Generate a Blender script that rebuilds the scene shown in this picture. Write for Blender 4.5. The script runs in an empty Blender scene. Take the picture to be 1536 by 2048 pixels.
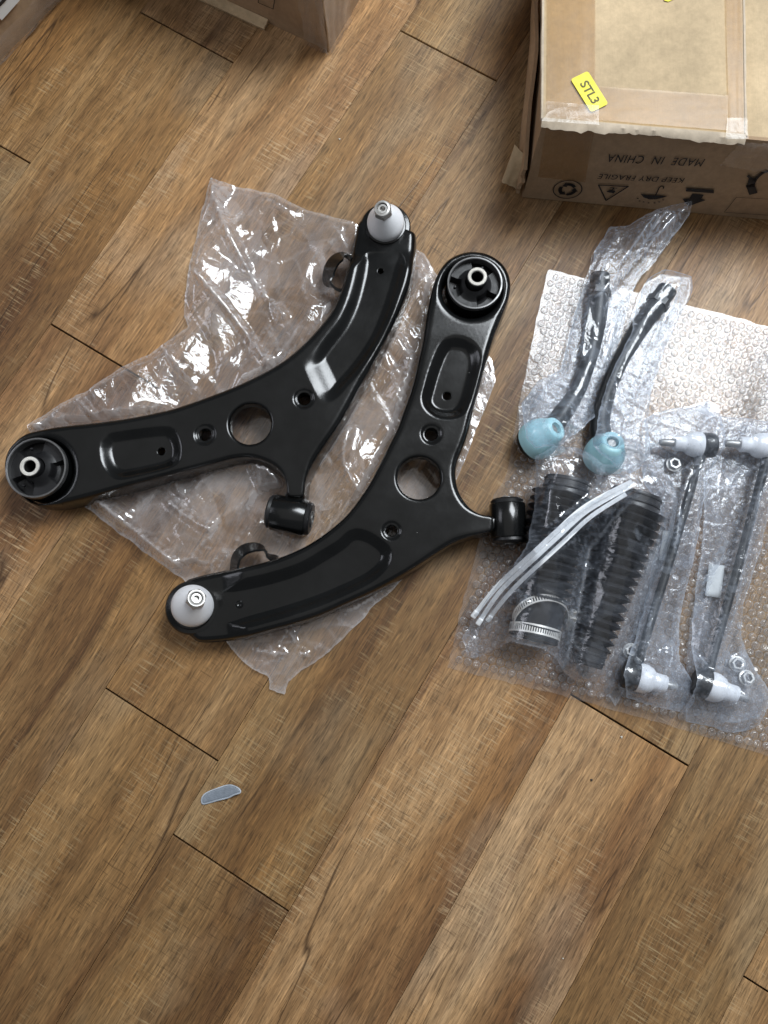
import bpy, bmesh, math, random
import numpy as np
from mathutils import Vector, Matrix, geometry

random.seed(7)
RNG = np.random.default_rng(11)
SC = bpy.context.scene
COL = SC.collection

# ------------------------------------------------------------------ camera
CAM_H = 0.86                      # phone held this high above the floor (m)
FPX, CX, CY = 1540.0, 768.0, 1024.0
down = Vector(((800 - CX) / FPX, -(1262 - CY) / FPX, 1.0)).normalized()   # straight down, in (right, up, forward)
_up = -down
_X = (Vector((1, 0, 0)) - _up * _up.x).normalized()
_Y = Vector((0, 1, 0)); _Y = (_Y - _up * _Y.dot(_up) - _X * _Y.dot(_X)).normalized()


def to_world(d):
    return Vector((d.dot(_X), d.dot(_Y), d.dot(_up)))


cam_data = bpy.data.cameras.new('camera')
cam = bpy.data.objects.new('camera', cam_data)
COL.objects.link(cam)
r_, u_, f_ = (to_world(Vector(a)) for a in ((1, 0, 0), (0, 1, 0), (0, 0, 1)))
M = Matrix(((r_.x, u_.x, -f_.x), (r_.y, u_.y, -f_.y), (r_.z, u_.z, -f_.z))).to_4x4()
M.translation = (0, 0, CAM_H)
cam.matrix_world = M
cam_data.sensor_fit = 'VERTICAL'
cam_data.sensor_height = 24.0
cam_data.lens = 24.0 * FPX / 2048.0
cam_data.clip_start = 0.01
cam_data.clip_end = 50
SC.camera = cam


def P(u, v, z=0.0):
    """Place on the level plane at height z that the photograph shows at this pixel."""
    w = to_world(Vector(((u - CX) / FPX, -(v - CY) / FPX, 1.0)))
    t = (z - CAM_H) / w.z
    return Vector((w.x * t, w.y * t, z))


def ray_plane(u, v, o, n):
    w = to_world(Vector(((u - CX) / FPX, -(v - CY) / FPX, 1.0)))
    c = Vector((0, 0, CAM_H))
    return c + w * ((o - c).dot(n) / w.dot(n))


# ------------------------------------------------------------------ light
world = bpy.data.worlds.new('World'); SC.world = world; world.use_nodes = True
bg = world.node_tree.nodes['Background']
bg.inputs[0].default_value = (0.93, 0.96, 1.0, 1)
bg.inputs[1].default_value = 0.13


def area(name, loc, target, sx, sy, power, color):
    l = bpy.data.lights.new(name, 'AREA'); l.shape = 'RECTANGLE'; l.size = sx; l.size_y = sy
    l.energy = power; l.color = color
    o = bpy.data.objects.new(name, l); COL.objects.link(o)
    o.location = loc
    o.rotation_euler = (Vector(target) - Vector(loc)).to_track_quat('-Z', 'Y').to_euler()
    return o


area('window_light', (1.20, 1.48, 2.43), (0.05, 0.15, 0.0), 1.4, 1.2, 101, (0.90, 0.955, 1.0))
area('far_window_light', (-2.8, 0.9, 1.9), (0.0, 0.2, 0.0), 1.4, 1.2, 14, (0.88, 0.90, 1.0))
area('ceiling_bounce_light', (-0.2, 0.0, 2.7), (-0.2, 0.0, 0.0), 3.2, 3.2, 7, (1.0, 0.97, 0.92))

SC.view_settings.view_transform = 'Standard'
SC.view_settings.look = 'None'
SC.view_settings.exposure = 0.0
SC.view_settings.gamma = 1.0
SC.render.engine = 'CYCLES'
SC.cycles.transparent_max_bounces = 16
SC.cycles.max_bounces = 6
SC.cycles.diffuse_bounces = 3
SC.cycles.glossy_bounces = 3
SC.cycles.use_adaptive_sampling = True
SC.cycles.adaptive_threshold = 0.03
SC.cycles.use_denoising = True


# ------------------------------------------------------------------ helpers
def tag(o, label=None, cat=None, group=None, kind=None):
    if label: o['label'] = label
    if cat: o['category'] = cat
    if group: o['group'] = group
    if kind: o['kind'] = kind
    return o


def empty(name, loc, label, cat, group=None):
    o = bpy.data.objects.new(name, None); COL.objects.link(o)
    o.location = loc; o.empty_display_size = 0.01
    return tag(o, label, cat, group)


def obj(name, verts, faces, mat, parent=None, smooth=True, origin=None, angle=None):
    """One mesh object; verts are world positions."""
    base = Vector((0, 0, 0))
    if parent is not None:
        p = parent
        while p is not None:
            base = base + Vector(p.location); p = p.parent
    o0 = Vector(origin) if origin is not None else base
    me = bpy.data.meshes.new(name)
    me.from_pydata([tuple(Vector(v) - o0) for v in verts], [], [tuple(int(i) for i in f) for f in faces])
    me.materials.append(mat)
    if smooth:
        me.shade_smooth()
        if angle is not None:
            me.set_sharp_from_angle(angle=math.radians(angle))
    me.update()
    o = bpy.data.objects.new(name, me); COL.objects.link(o)
    o.location = o0 - base
    if parent is not None: o.parent = parent
    return o


class MB:
    """Collects shapes; build() links them as one mesh."""
    def __init__(s): s.v = []; s.f = []

    def add(s, vs, fs):
        n = len(s.v); s.v += [Vector(v) for v in vs]; s.f += [tuple(i + n for i in f) for f in fs]
        return s

    def box(s, c, half, rot=None):
        rot = rot or Matrix.Identity(3)
        vs = [Vector(c) + rot @ Vector((sx * half[0], sy * half[1], sz * half[2])) for sx in (-1, 1) for sy in (-1, 1) for sz in (-1, 1)]
        return s.add(vs, [(0, 1, 3, 2), (4, 6, 7, 5), (0, 4, 5, 1), (2, 3, 7, 6), (0, 2, 6, 4), (1, 5, 7, 3)])

    def lathe(s, prof, o, axis, n=40, jit=None):
        """Turn (radius, height) about the axis starting at o."""
        a = Vector(axis).normalized(); q = a.to_track_quat('Z', 'Y').to_matrix()
        vs = []; fs = []; rows = []
        for k, (r, h) in enumerate(prof):
            if r < 1e-6:
                rows.append([len(vs)]); vs.append(Vector(o) + a * h); continue
            row = []
            for i in range(n):
                t = 2 * math.pi * i / n
                rr, hh = (r, h) if jit is None else jit(r, h, t, k)
                row.append(len(vs)); vs.append(Vector(o) + q @ Vector((rr * math.cos(t), rr * math.sin(t), hh)))
            rows.append(row)
        for A, B in zip(rows, rows[1:]):
            for i in range(n):
                j = (i + 1) % n
                if len(A) == 1 and len(B) == 1: continue
                if len(A) == 1: fs.append((A[0], B[i], B[j]))
                elif len(B) == 1: fs.append((A[i], A[j], B[0]))
                else: fs.append((A[i], A[j], B[j], B[i]))
        return s.add(vs, fs)

    def tube(s, pts, rad, n=14, caps=True):
        pts = [Vector(p) for p in pts]
        rad = rad if isinstance(rad, (list, tuple)) else [rad] * len(pts)
        vs = []; fs = []; prev = None
        for i, p in enumerate(pts):
            t = (pts[min(i + 1, len(pts) - 1)] - pts[max(i - 1, 0)]).normalized()
            if prev is None:
                x = t.orthogonal().normalized()
            else:
                x = (prev - t * prev.dot(t)).normalized()
            prev = x; y = t.cross(x)
            for k in range(n):
                a = 2 * math.pi * k / n
                vs.append(p + (x * math.cos(a) + y * math.sin(a)) * rad[i])
        for i in range(len(pts) - 1):
            for k in range(n):
                fs.append((i * n + k, i * n + (k + 1) % n, (i + 1) * n + (k + 1) % n, (i + 1) * n + k))
        if caps:
            fs.append(tuple(range(n))[::-1]); fs.append(tuple(range((len(pts) - 1) * n, len(pts) * n)))
        return s.add(vs, fs)

    def strip(s, pts, wdir, w, th):
        """A flat band swept along pts; wdir(i) gives its width direction."""
        pts = [Vector(p) for p in pts]; vs = []; fs = []
        for i, p in enumerate(pts):
            t = (pts[min(i + 1, len(pts) - 1)] - pts[max(i - 1, 0)]).normalized()
            wd = wdir(i) if callable(wdir) else Vector(wdir)
            wd = (wd - t * wd.dot(t)).normalized(); nn = t.cross(wd)
            for a, b in ((-1, -1), (1, -1), (1, 1), (-1, 1)):
                vs.append(p + wd * a * w / 2 + nn * b * th / 2)
        for i in range(len(pts) - 1):
            for k in range(4):
                fs.append((i * 4 + k, i * 4 + (k + 1) % 4, i * 4 + 4 + (k + 1) % 4, i * 4 + 4 + k))
        m = (len(pts) - 1) * 4
        fs += [(3, 2, 1, 0), (m, m + 1, m + 2, m + 3)]
        return s.add(vs, fs)

    def build(s, name, mat, parent=None, smooth=True, angle=35, origin=None):
        return obj(name, s.v, s.f, mat, parent, smooth, origin, angle)


def smooth_loop(pts, step, closed=True, tight=0.5):
    """Catmull-Rom through 2D points, resampled to an even step."""
    p = np.array(pts, float); n = len(p); out = []
    rng = range(n if closed else n - 1)
    for i in rng:
        if closed:
            a, b, c, d = p[(i - 1) % n], p[i], p[(i + 1) % n], p[(i + 2) % n]
        else:
            a, b, c, d = p[max(i - 1, 0)], p[i], p[i + 1], p[min(i + 2, n - 1)]
        for t in np.linspace(0, 1, 12, endpoint=False):
            out.append(0.5 * ((2 * b) + (-a + c) * t + (2 * a - 5 * b + 4 * c - d) * t * t + (-a + 3 * b - 3 * c + d) * t ** 3))
    if not closed: out.append(p[-1])
    out = np.array(out)
    q = np.vstack([out, out[:1]]) if closed else out
    s = np.concatenate([[0], np.cumsum(np.hypot(*np.diff(q, axis=0).T))])
    m = max(8, int(s[-1] / step))
    t = np.linspace(0, s[-1], m, endpoint=not closed)
    return np.stack([np.interp(t, s, q[:, 0]), np.interp(t, s, q[:, 1])], 1)


def inside(pts, loop):
    x, y = pts[:, 0], pts[:, 1]; r = np.zeros(len(pts), bool)
    a = loop; b = np.roll(loop, -1, 0)
    for (x1, y1), (x2, y2) in zip(a, b):
        c = (y1 > y) != (y2 > y)
        if y1 != y2:
            r ^= c & (x < (x2 - x1) * (y - y1) / (y2 - y1) + x1)
    return r


def dist_line(pts, line, closed=True):
    a = line if closed else line[:-1]
    b = np.roll(line, -1, 0) if closed else line[1:]
    out = np.full(len(pts), 1e9)
    for p, q in zip(a, b):
        d = q - p; L = d.dot(d) + 1e-18
        t = np.clip(((pts - p) @ d) / L, 0, 1)
        e = pts - p - t[:, None] * d
        out = np.minimum(out, np.einsum('ij,ij->i', e, e))
    return np.sqrt(out)


def sdf(pts, loop):
    """Positive inside."""
    d = dist_line(pts, loop)
    return np.where(inside(pts, loop), d, -d)


def sstep(x):
    x = np.clip(x, 0, 1); return x * x * (3 - 2 * x)


def offset_loop(loop, d):
    """Shift a counter-clockwise loop inwards by d."""
    t = np.roll(loop, -1, 0) - np.roll(loop, 1, 0)
    t /= np.linalg.norm(t, axis=1)[:, None] + 1e-12
    n = np.stack([-t[:, 1], t[:, 0]], 1)
    return loop + n * d


def ccw(loop):
    x, y = loop[:, 0], loop[:, 1]
    return loop if np.sum(x * np.roll(y, -1) - np.roll(x, -1) * y) > 0 else loop[::-1]


def triangulate(pts):
    r = geometry.delaunay_2d_cdt([Vector((float(a), float(b))) for a, b in pts], [], [], 0, 1e-7)
    return np.array([tuple(v) for v in r[0]]), np.array([f for f in r[2]]), r[3]


def px_loop(pl, z=0.0):
    return np.array([[P(u, v, z).x, P(u, v, z).y] for u, v in pl])


def pl_noise(pts, spacing, amp, seed, stretch=1.0, ang=0.0):
    """Crumpled-sheet relief: flat facets between random points, creased along their edges."""
    rg = np.random.default_rng(seed)
    c, s = math.cos(ang), math.sin(ang)
    q = np.stack([(pts[:, 0] * c + pts[:, 1] * s) / stretch, -pts[:, 0] * s + pts[:, 1] * c], 1)
    lo = q.min(0) - spacing * 2; hi = q.max(0) + spacing * 2
    n = max(8, int(np.prod((hi - lo) / spacing)))
    k = rg.uniform(lo, hi, (n, 2))
    k = np.vstack([k, [[lo[0], lo[1]], [lo[0], hi[1]], [hi[0], lo[1]], [hi[0], hi[1]]]])
    V, T, _ = triangulate(k)
    z = rg.normal(0, 1, len(V)) * amp
    out = np.zeros(len(pts))
    order = np.argsort(q[:, 0]); qs = q[order]
    for t in T:
        a, b, c3 = V[t[0]], V[t[1]], V[t[2]]
        x0, x1 = min(a[0], b[0], c3[0]), max(a[0], b[0], c3[0])
        i0, i1 = np.searchsorted(qs[:, 0], [x0, x1])
        if i1 <= i0: continue
        s_ = qs[i0:i1]
        det = (b[1] - c3[1]) * (a[0] - c3[0]) + (c3[0] - b[0]) * (a[1] - c3[1])
        if abs(det) < 1e-14: continue
        l1 = ((b[1] - c3[1]) * (s_[:, 0] - c3[0]) + (c3[0] - b[0]) * (s_[:, 1] - c3[1])) / det
        l2 = ((c3[1] - a[1]) * (s_[:, 0] - c3[0]) + (a[0] - c3[0]) * (s_[:, 1] - c3[1])) / det
        l3 = 1 - l1 - l2
        m = (l1 >= -1e-6) & (l2 >= -1e-6) & (l3 >= -1e-6)
        out[order[i0:i1][m]] = (l1 * z[t[0]] + l2 * z[t[1]] + l3 * z[t[2]])[m]
    return out


# ------------------------------------------------------------------ materials
class NT:
    def __init__(s, name):
        s.m = bpy.data.materials.new(name); s.m.use_nodes = True
        s.t = s.m.node_tree; s.t.nodes.clear()
        s.out = s.t.nodes.new('ShaderNodeOutputMaterial')

    def n(s, typ, **kw):
        nd = s.t.nodes.new('ShaderNode' + typ)
        for k, v in kw.items():
            if k.startswith('_'): setattr(nd, k[1:], v)
        for k, v in kw.items():
            if not k.startswith('_'):
                key = int(k[1:]) if k[0] == 'i' and k[1:].isdigit() else k.replace('9', ' ')
                s.set(nd.inputs[key], v)
        return nd

    def set(s, inp, v):
        if hasattr(v, 'bl_idname') and v.bl_idname.startswith('ShaderNode'): s.t.links.new(v.outputs[0], inp)
        elif isinstance(v, bpy.types.NodeSocket): s.t.links.new(v, inp)
        else: inp.default_value = v

    def math(s, op, a, b=0.0, clamp=False):
        nd = s.n('Math', _operation=op, i0=a, i1=b); nd.use_clamp = clamp; return nd

    def noise(s, vec, scale, detail=2.0, rough=0.5, dist=0.0):
        return s.n('TexNoise', Vector=vec, Scale=scale, Detail=detail, Roughness=rough, Distortion=dist)

    def mapping(s, vec, scale=(1, 1, 1), rot=(0, 0, 0), loc=(0, 0, 0)):
        return s.n('Mapping', Vector=vec, Scale=scale, Rotation=rot, Location=loc)

    def ramp(s, fac, stops):
        nd = s.n('ValToRGB', Fac=fac); cr = nd.color_ramp
        while len(cr.elements) < len(stops): cr.elements.new(0.5)
        for e, (p, c) in zip(cr.elements, stops):
            e.position = p; e.color = (*c, 1) if len(c) == 3 else c
        return nd

    def range(s, v, a, b, c=0.0, d=1.0):
        return s.n('MapRange', Value=v, i1=a, i2=b, i3=c, i4=d)

    def mix(s, fac, a, b, blend='MIX'):
        nd = s.t.nodes.new('ShaderNodeMix'); nd.data_type = 'RGBA'; nd.blend_type = blend
        s.set(nd.inputs[0], fac); s.set(nd.inputs[6], a); s.set(nd.inputs[7], b)
        return nd.outputs[2]

    def bsdf(s, **kw):
        p = s.n('BsdfPrincipled', **kw); s.t.links.new(p.outputs[0], s.out.inputs[0]); return p

    def bump(s, h, strength=0.5, dist=0.001):
        return s.n('Bump', Height=h, Strength=strength, Distance=dist)


def c4(r, g, b): return (r, g, b, 1.0)


def simple(name, col, rough=0.5, metal=0.0, spec=0.5, var=0.0, vscale=60.0, bump=0.0, bscale=400.0, coat=0.0, trans=0.0, sss=0.0):
    t = NT(name)
    co = t.n('TexCoord').outputs['Object']
    base = c4(*col)
    if var:
        nz = t.noise(co, vscale, 4, 0.6)
        base = t.mix(nz.outputs[0], c4(*[x * (1 - var) for x in col]), c4(*[min(1, x * (1 + var)) for x in col]))
    p = t.bsdf(Base9Color=base, Roughness=rough, Metallic=metal)
    p.inputs['Specular IOR Level'].default_value = spec
    p.inputs['Coat Weight'].default_value = coat
    p.inputs['Transmission Weight'].default_value = trans
    if sss:
        p.inputs['Subsurface Weight'].default_value = sss
        p.inputs['Subsurface Radius'].default_value = (0.01, 0.01, 0.01)
    if var:
        rr = t.noise(co, vscale * 3, 3, 0.6)
        t.set(p.inputs['Roughness'], t.range(rr.outputs[0], 0.3, 0.7, max(0.02, rough - 0.08), rough + 0.08))
    if bump:
        b = t.noise(co, bscale, 3, 0.6)
        t.set(p.inputs['Normal'], t.bump(b.outputs[0], bump, 0.001))
    return t.m


def wood_material():
    t = NT('vinyl_oak')
    co = t.n('TexCoord').outputs['Object']
    oi = t.n('ObjectInfo')
    rnd = oi.outputs['Random']
    off = t.n('CombineXYZ', X=t.math('MULTIPLY', rnd, 17.3), Y=t.math('MULTIPLY', rnd, 41.7), Z=0.0)
    v = t.n('VectorMath', _operation='ADD', i0=co, i1=off).outputs[0]
    wob = t.noise(t.mapping(v, (9, 2.2, 1)), 1.0, 2)
    vw = t.n('VectorMath', _operation='ADD', i0=v, i1=t.n('CombineXYZ', X=t.range(wob.outputs[0], 0, 1, -0.022, 0.022), Y=0.0, Z=0.0)).outputs[0]
    broad = t.noise(t.mapping(vw, (11, 1.0, 1)), 1.0, 5, 0.58)
    mid = t.noise(t.mapping(vw, (90, 5.0, 1)), 1.0, 4, 0.6, 0.4)
    fine = t.noise(t.mapping(vw, (480, 20, 1)), 1.0, 3, 0.7)
    pore = t.noise(t.mapping(v, (620, 48, 1)), 1.0, 2, 0.6)
    lite = t.noise(t.mapping(v, (560, 40, 1), loc=(31, 7, 0)), 1.0, 2, 0.6)
    base = t.ramp(broad.outputs[0], [(0.28, (0.100, 0.046, 0.020)), (0.40, (0.185, 0.098, 0.043)), (0.51, (0.280, 0.165, 0.078)), (0.62, (0.360, 0.232, 0.124)), (0.75, (0.42, 0.295, 0.18))])
    # dark heartwood streaks along the board
    hw = t.noise(t.mapping(vw, (24, 0.75, 1), loc=(4, 11, 0)), 1.0, 4, 0.6)
    base = t.mix(t.range(hw.outputs[0], 0.56, 0.70, 0.0, 0.75), base, c4(0.085, 0.038, 0.017))
    # golden and greyed patches
    gold = t.noise(t.mapping(v, (7, 2.5, 1), loc=(5, 3, 0)), 1.0, 3)
    col = t.mix(t.range(gold.outputs[0], 0.5, 0.72, 0, 0.45), base, c4(0.38, 0.205, 0.075))
    grey = t.noise(t.mapping(v, (8, 3.6, 1), loc=(1, 9, 0)), 1.0, 4)
    col = t.mix(t.range(grey.outputs[0], 0.52, 0.72, 0, 0.6), col, c4(0.36, 0.275, 0.195))
    # grain
    g1 = t.range(mid.outputs[0], 0.3, 0.7, 0.80, 1.16)
    col = t.mix(1.0, col, t.n('CombineColor', Red=g1, Green=g1, Blue=g1), 'MULTIPLY')
    g2 = t.range(fine.outputs[0], 0.36, 0.64, 0.74, 1.24)
    col = t.mix(1.0, col, t.n('CombineColor', Red=g2, Green=g2, Blue=g2), 'MULTIPLY')
    g3 = t.math('MULTIPLY', t.range(pore.outputs[0], 0.53, 0.63, 1.0, 0.58), t.range(lite.outputs[0], 0.54, 0.64, 1.0, 1.32))
    col = t.mix(1.0, col, t.n('CombineColor', Red=g3, Green=g3, Blue=g3), 'MULTIPLY')
    # pale saw marks across the grain, in patches, at a slight skew
    saw = t.noise(t.mapping(v, (30, 400, 1), (0, 0, 0.12)), 1.0, 3, 0.65)
    saw2 = t.noise(t.mapping(v, (34, 420, 1), (0, 0, -0.35)), 1.0, 2, 0.7)
    mask = t.noise(t.mapping(v, (16, 5.5, 1), loc=(3, 7, 0)), 1.0, 3, 0.6)
    mk = t.range(mask.outputs[0], 0.50, 0.66, 0.0, 1.0)
    sm = t.math('MULTIPLY', t.range(saw.outputs[0], 0.52, 0.64, 0, 0.72), mk)
    col = t.mix(sm, col, c4(0.50, 0.375, 0.235))
    mask2 = t.noise(t.mapping(v, (14, 6.5, 1), loc=(13, 2, 0)), 1.0, 3, 0.6)
    sm2 = t.math('MULTIPLY', t.range(saw2.outputs[0], 0.56, 0.66, 0, 0.6), t.range(mask2.outputs[0], 0.5, 0.65, 0, 1))
    col = t.mix(sm2, col, c4(0.075, 0.04, 0.017))
    # long dark checks along the grain
    ck = t.noise(t.mapping(vw, (22, 0.9, 1), loc=(2, 5, 0)), 1.0, 1.5, 0.4)
    ckd = t.math('ABSOLUTE', t.math('SUBTRACT', ck.outputs[0], 0.5))
    ckm = t.noise(t.mapping(v, (9, 4, 1), loc=(8, 8, 0)), 1.0, 2)
    crack = t.math('MULTIPLY', t.range(ckd, 0.0, 0.007, 0.85, 0.0), t.range(ckm.outputs[0], 0.50, 0.60, 0, 1))
    col = t.mix(crack, col, c4(0.035, 0.016, 0.006))
    # knots
    kv = t.n('TexVoronoi', Vector=t.mapping(v, (9, 4.2, 1), loc=(0.3, 0.2, 0)), Scale=1.0)
    kn = t.range(kv.outputs['Distance'], 0.008, 0.04, 0.7, 0.0)
    col = t.mix(kn, col, c4(0.05, 0.024, 0.010))
    # each board its own tone
    ton = t.range(rnd, 0, 1, 0.82, 1.18)
    col = t.mix(1.0, col, t.n('CombineColor', Red=t.math('MULTIPLY', ton, 1.05), Green=t.math('MULTIPLY', ton, 0.995), Blue=t.math('MULTIPLY', t.math('POWER', ton, 1.3), 0.87)), 'MULTIPLY')
    p = t.bsdf(Base9Color=col, Roughness=0.5)
    p.inputs['Specular IOR Level'].default_value = 0.38
    t.set(p.inputs['Roughness'], t.range(fine.outputs[0], 0.3, 0.7, 0.56, 0.42))
    h = t.math('ADD', t.math('MULTIPLY', fine.outputs[0], 0.7), t.math('ADD', t.math('MULTIPLY', sm, 0.5), t.math('MULTIPLY', crack, -1.2)))
    t.set(p.inputs['Normal'], t.bump(h, 0.22, 0.0008))
    return t.m


def cardboard_material(name, col, dirt=0.25, spec=0.25):
    t = NT(name)
    co = t.n('TexCoord').outputs['Object']
    a = t.noise(co, 9, 4, 0.6); b = t.noise(co, 130, 4, 0.7); c = t.noise(t.mapping(co, (260, 12, 12)), 1.0, 2)
    k = t.mix(t.range(a.outputs[0], 0.3, 0.7), c4(*[x * (1 - dirt) for x in col]), c4(*[x * 1.08 for x in col]))
    g = t.range(b.outputs[0], 0.3, 0.7, 0.88, 1.1)
    k = t.mix(1.0, k, t.n('CombineColor', Red=g, Green=g, Blue=g), 'MULTIPLY')
    p = t.bsdf(Base9Color=k, Roughness=0.78)
    p.inputs['Specular IOR Level'].default_value = spec
    h = t.math('ADD', t.math('MULTIPLY', c.outputs[0], 0.5), t.math('ADD', t.math('MULTIPLY', b.outputs[0], 0.3), t.math('MULTIPLY', a.outputs[0], 3.0)))
    t.set(p.inputs['Normal'], t.bump(h, 0.3, 0.002))
    return t.m


def film_material(name, haze=0.12, tint=(0.97, 0.97, 0.98), refl=0.075, rough=0.10, bscale=90.0, bstr=0.35, milk=(0.86, 0.88, 0.92), fold=0.30, patch=1.0):
    t = NT(name)
    co = t.n('TexCoord').outputs['Object']
    n1 = t.noise(co, bscale, 3, 0.6, 1.5)
    n2 = t.n('TexVoronoi', Vector=t.n('VectorMath', _operation='ADD', i0=co, i1=t.n('VectorMath', _operation='SCALE', i0=t.noise(co, 30, 2).outputs[1], Scale=0.03).outputs[0]).outputs[0], Scale=bscale * 0.6, _feature='DISTANCE_TO_EDGE')
    crease = t.range(n2.outputs[0], 0.0, 0.12, 1.0, 0.0)
    h = t.math('ADD', n1.outputs[0], t.math('MULTIPLY', crease, 0.35))
    nrm = t.bump(h, bstr, 0.004)
    tr = t.n('BsdfTransparent', Color=c4(*tint))
    df = t.n('BsdfDiffuse', Color=c4(*milk), Normal=nrm)
    tl = t.n('BsdfTranslucent', Color=c4(*milk), Normal=nrm)
    dm = t.n('MixShader', i0=0.4, i1=df, i2=tl)
    gl = t.n('BsdfGlossy', Color=c4(1, 1, 1), Roughness=rough, Normal=nrm)
    lw = t.n('LayerWeight', Blend=0.5, Normal=nrm)
    edge = t.math('POWER', lw.outputs['Facing'], 3.0)
    wv = t.n('VectorMath', _operation='ADD', i0=co, i1=t.n('VectorMath', _operation='SCALE', i0=t.noise(co, 18, 3).outputs[1], Scale=0.05).outputs[0]).outputs[0]
    cell = t.n('TexVoronoi', Vector=t.mapping(wv, (1.0, 0.45, 0.3), (0, 0, 0.5)), Scale=42.0)
    cell2 = t.n('TexVoronoi', Vector=t.mapping(wv, (0.4, 1.0, 0.3), (0, 0, -0.3)), Scale=26.0)
    lay = t.math('MULTIPLY', t.n('SeparateColor', Color=cell.outputs['Color']).outputs[0], t.n('SeparateColor', Color=cell2.outputs['Color']).outputs[1])
    cr = t.n('Attribute', _attribute_name='crease').outputs['Fac']
    hz = t.math('ADD', t.range(lay, 0.0, 0.8, haze * (1 - 0.55 * patch), haze * (1 + 1.4 * patch)), t.math('MULTIPLY', edge, 0.30))
    hz = t.math('ADD', hz, t.math('MULTIPLY', cr, fold))
    hz = t.math('ADD', hz, t.math('MULTIPLY', crease, haze * 0.6), clamp=True)
    m1 = t.n('MixShader', i0=hz, i1=tr, i2=dm)
    fg = t.math('ADD', t.math('ADD', refl, t.math('MULTIPLY', cr, 0.10)), t.math('MULTIPLY', edge, 0.5), clamp=True)
    m2 = t.n('MixShader', i0=fg, i1=m1, i2=gl)
    t.t.links.new(m2.outputs[0], t.out.inputs[0])
    return t.m


def paint_material():
    t = NT('black_paint')
    co = t.n('TexCoord').outputs['Object']
    sp = t.n('TexVoronoi', Vector=co, Scale=85.0)
    spk = t.range(sp.outputs['Distance'], 0.018, 0.05, 1.0, 0.0)
    sel = t.range(t.n('SeparateColor', Color=sp.outputs['Color']).outputs[0], 0.93, 0.95, 0, 1)
    dust = t.noise(co, 22, 4, 0.6)
    col = t.mix(t.math('MULTIPLY', spk, sel), t.mix(t.range(dust.outputs[0], 0.4, 0.75, 0, 0.07), c4(0.0030, 0.0034, 0.0036), c4(0.05, 0.05, 0.05)), c4(0.4, 0.4, 0.38))
    p = t.bsdf(Base9Color=col, Roughness=0.26)
    p.inputs['Specular IOR Level'].default_value = 0.55
    t.set(p.inputs['Roughness'], t.range(dust.outputs[0], 0.3, 0.75, 0.15, 0.25))
    op = t.noise(co, 260, 2)
    t.set(p.inputs['Normal'], t.bump(op.outputs[0], 0.05, 0.001))
    return t.m


MAT = dict(
    wood=wood_material(),
    gap=simple('floor_base_dark', (0.012, 0.008, 0.006), 0.9, spec=0.1),  # dark floor base seen in the plank joints
    paint=paint_material(),
    rubber=simple('black_rubber', (0.010, 0.010, 0.011), 0.45, var=0.3, bump=0.1),
    ring=simple('sleeve_steel', (0.20, 0.20, 0.20), 0.42, 0.8, var=0.2),
    knurl=simple('knurled_steel', (0.86, 0.84, 0.80), 0.38, 0.35, var=0.1),
    zinc=simple('zinc_plated_steel', (0.52, 0.51, 0.49), 0.42, 0.75, var=0.2),
    bore=simple('dark_bore', (0.01, 0.01, 0.01), 0.6),  # near-black lining: shade inside the tube put into the colour
    white=simple('white_plastic', (0.88, 0.89, 0.92), 0.38, var=0.05, sss=0.1),
    aqua=simple('aqua_plastic', (0.50, 0.83, 0.91), 0.35, var=0.08, sss=0.2),
    nylon=simple('natural_nylon', (0.86, 0.88, 0.90), 0.4, var=0.05, sss=0.2),
    bellows=simple('bellows_rubber', (0.026, 0.027, 0.031), 0.36, spec=0.7, var=0.3),
    steel=simple('dark_forged_steel', (0.016, 0.017, 0.018), 0.4, var=0.4, bump=0.15),
    paper=simple('white_paper', (0.74, 0.76, 0.76), 0.7, var=0.04),
    card=cardboard_material('cardboard_lit', (0.61, 0.465, 0.290)),  # paler copy for upward faces: light put into the colour
    cardf=cardboard_material('cardboard_shaded', (0.42, 0.29, 0.18)),  # browner copy for the walls: their shade put into the colour
    torn=cardboard_material('torn_cardboard', (0.66, 0.55, 0.42), 0.3),
    ink=simple('black_ink', (0.018, 0.017, 0.018), 0.7, var=0.3),
    yellow=simple('yellow_sticker', (0.83, 0.72, 0.02), 0.45, var=0.05),
    stext=simple('sticker_ink', (0.10, 0.09, 0.02), 0.6),
    tape=film_material('packing_tape', 0.10, (0.86, 0.77, 0.64), 0.02, 0.28, 25, 0.03, (0.62, 0.50, 0.34), 0.0, 0.15),
    cltape=film_material('clear_tape', 0.08, (0.96, 0.95, 0.93), 0.022, 0.22, 22, 0.25, (0.86, 0.86, 0.86), 0.3, 0.3),
    bag=film_material('bag_film', 0.095, (0.965, 0.96, 0.96), 0.075, 0.11, 55, 0.20, (0.92, 0.89, 0.90), 0.34),
    pbag=film_material('parts_bag_film', 0.100, (0.955, 0.97, 0.99), 0.050, 0.13, 55, 0.20, (0.76, 0.85, 1.0), 0.34),  # blue milk: cool window light put into the film colour
    bbag=film_material('boot_bag_film', 0.035, (0.965, 0.975, 0.99), 0.065, 0.10, 55, 0.18, (0.76, 0.85, 1.0), 0.20),  # same blue tint of window light painted into the film
    wrap=film_material('bubble_film', 0.080, (0.97, 0.97, 0.975), 0.050, 0.15, 60, 0.06, (0.80, 0.82, 0.86), 0.45, 0.3),
    grey=simple('grey_plastic', (0.22, 0.25, 0.29), 0.5, var=0.3, vscale=250, bump=0.4, bscale=900),
    pale=simple('pale_edge', (0.44, 0.48, 0.53), 0.4, var=0.55, vscale=160),
    speck=simple('debris', (0.6, 0.57, 0.5), 0.8, var=0.4),
    label_ink=simple('label_ink', (0.02, 0.02, 0.02), 0.7),
)


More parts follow.
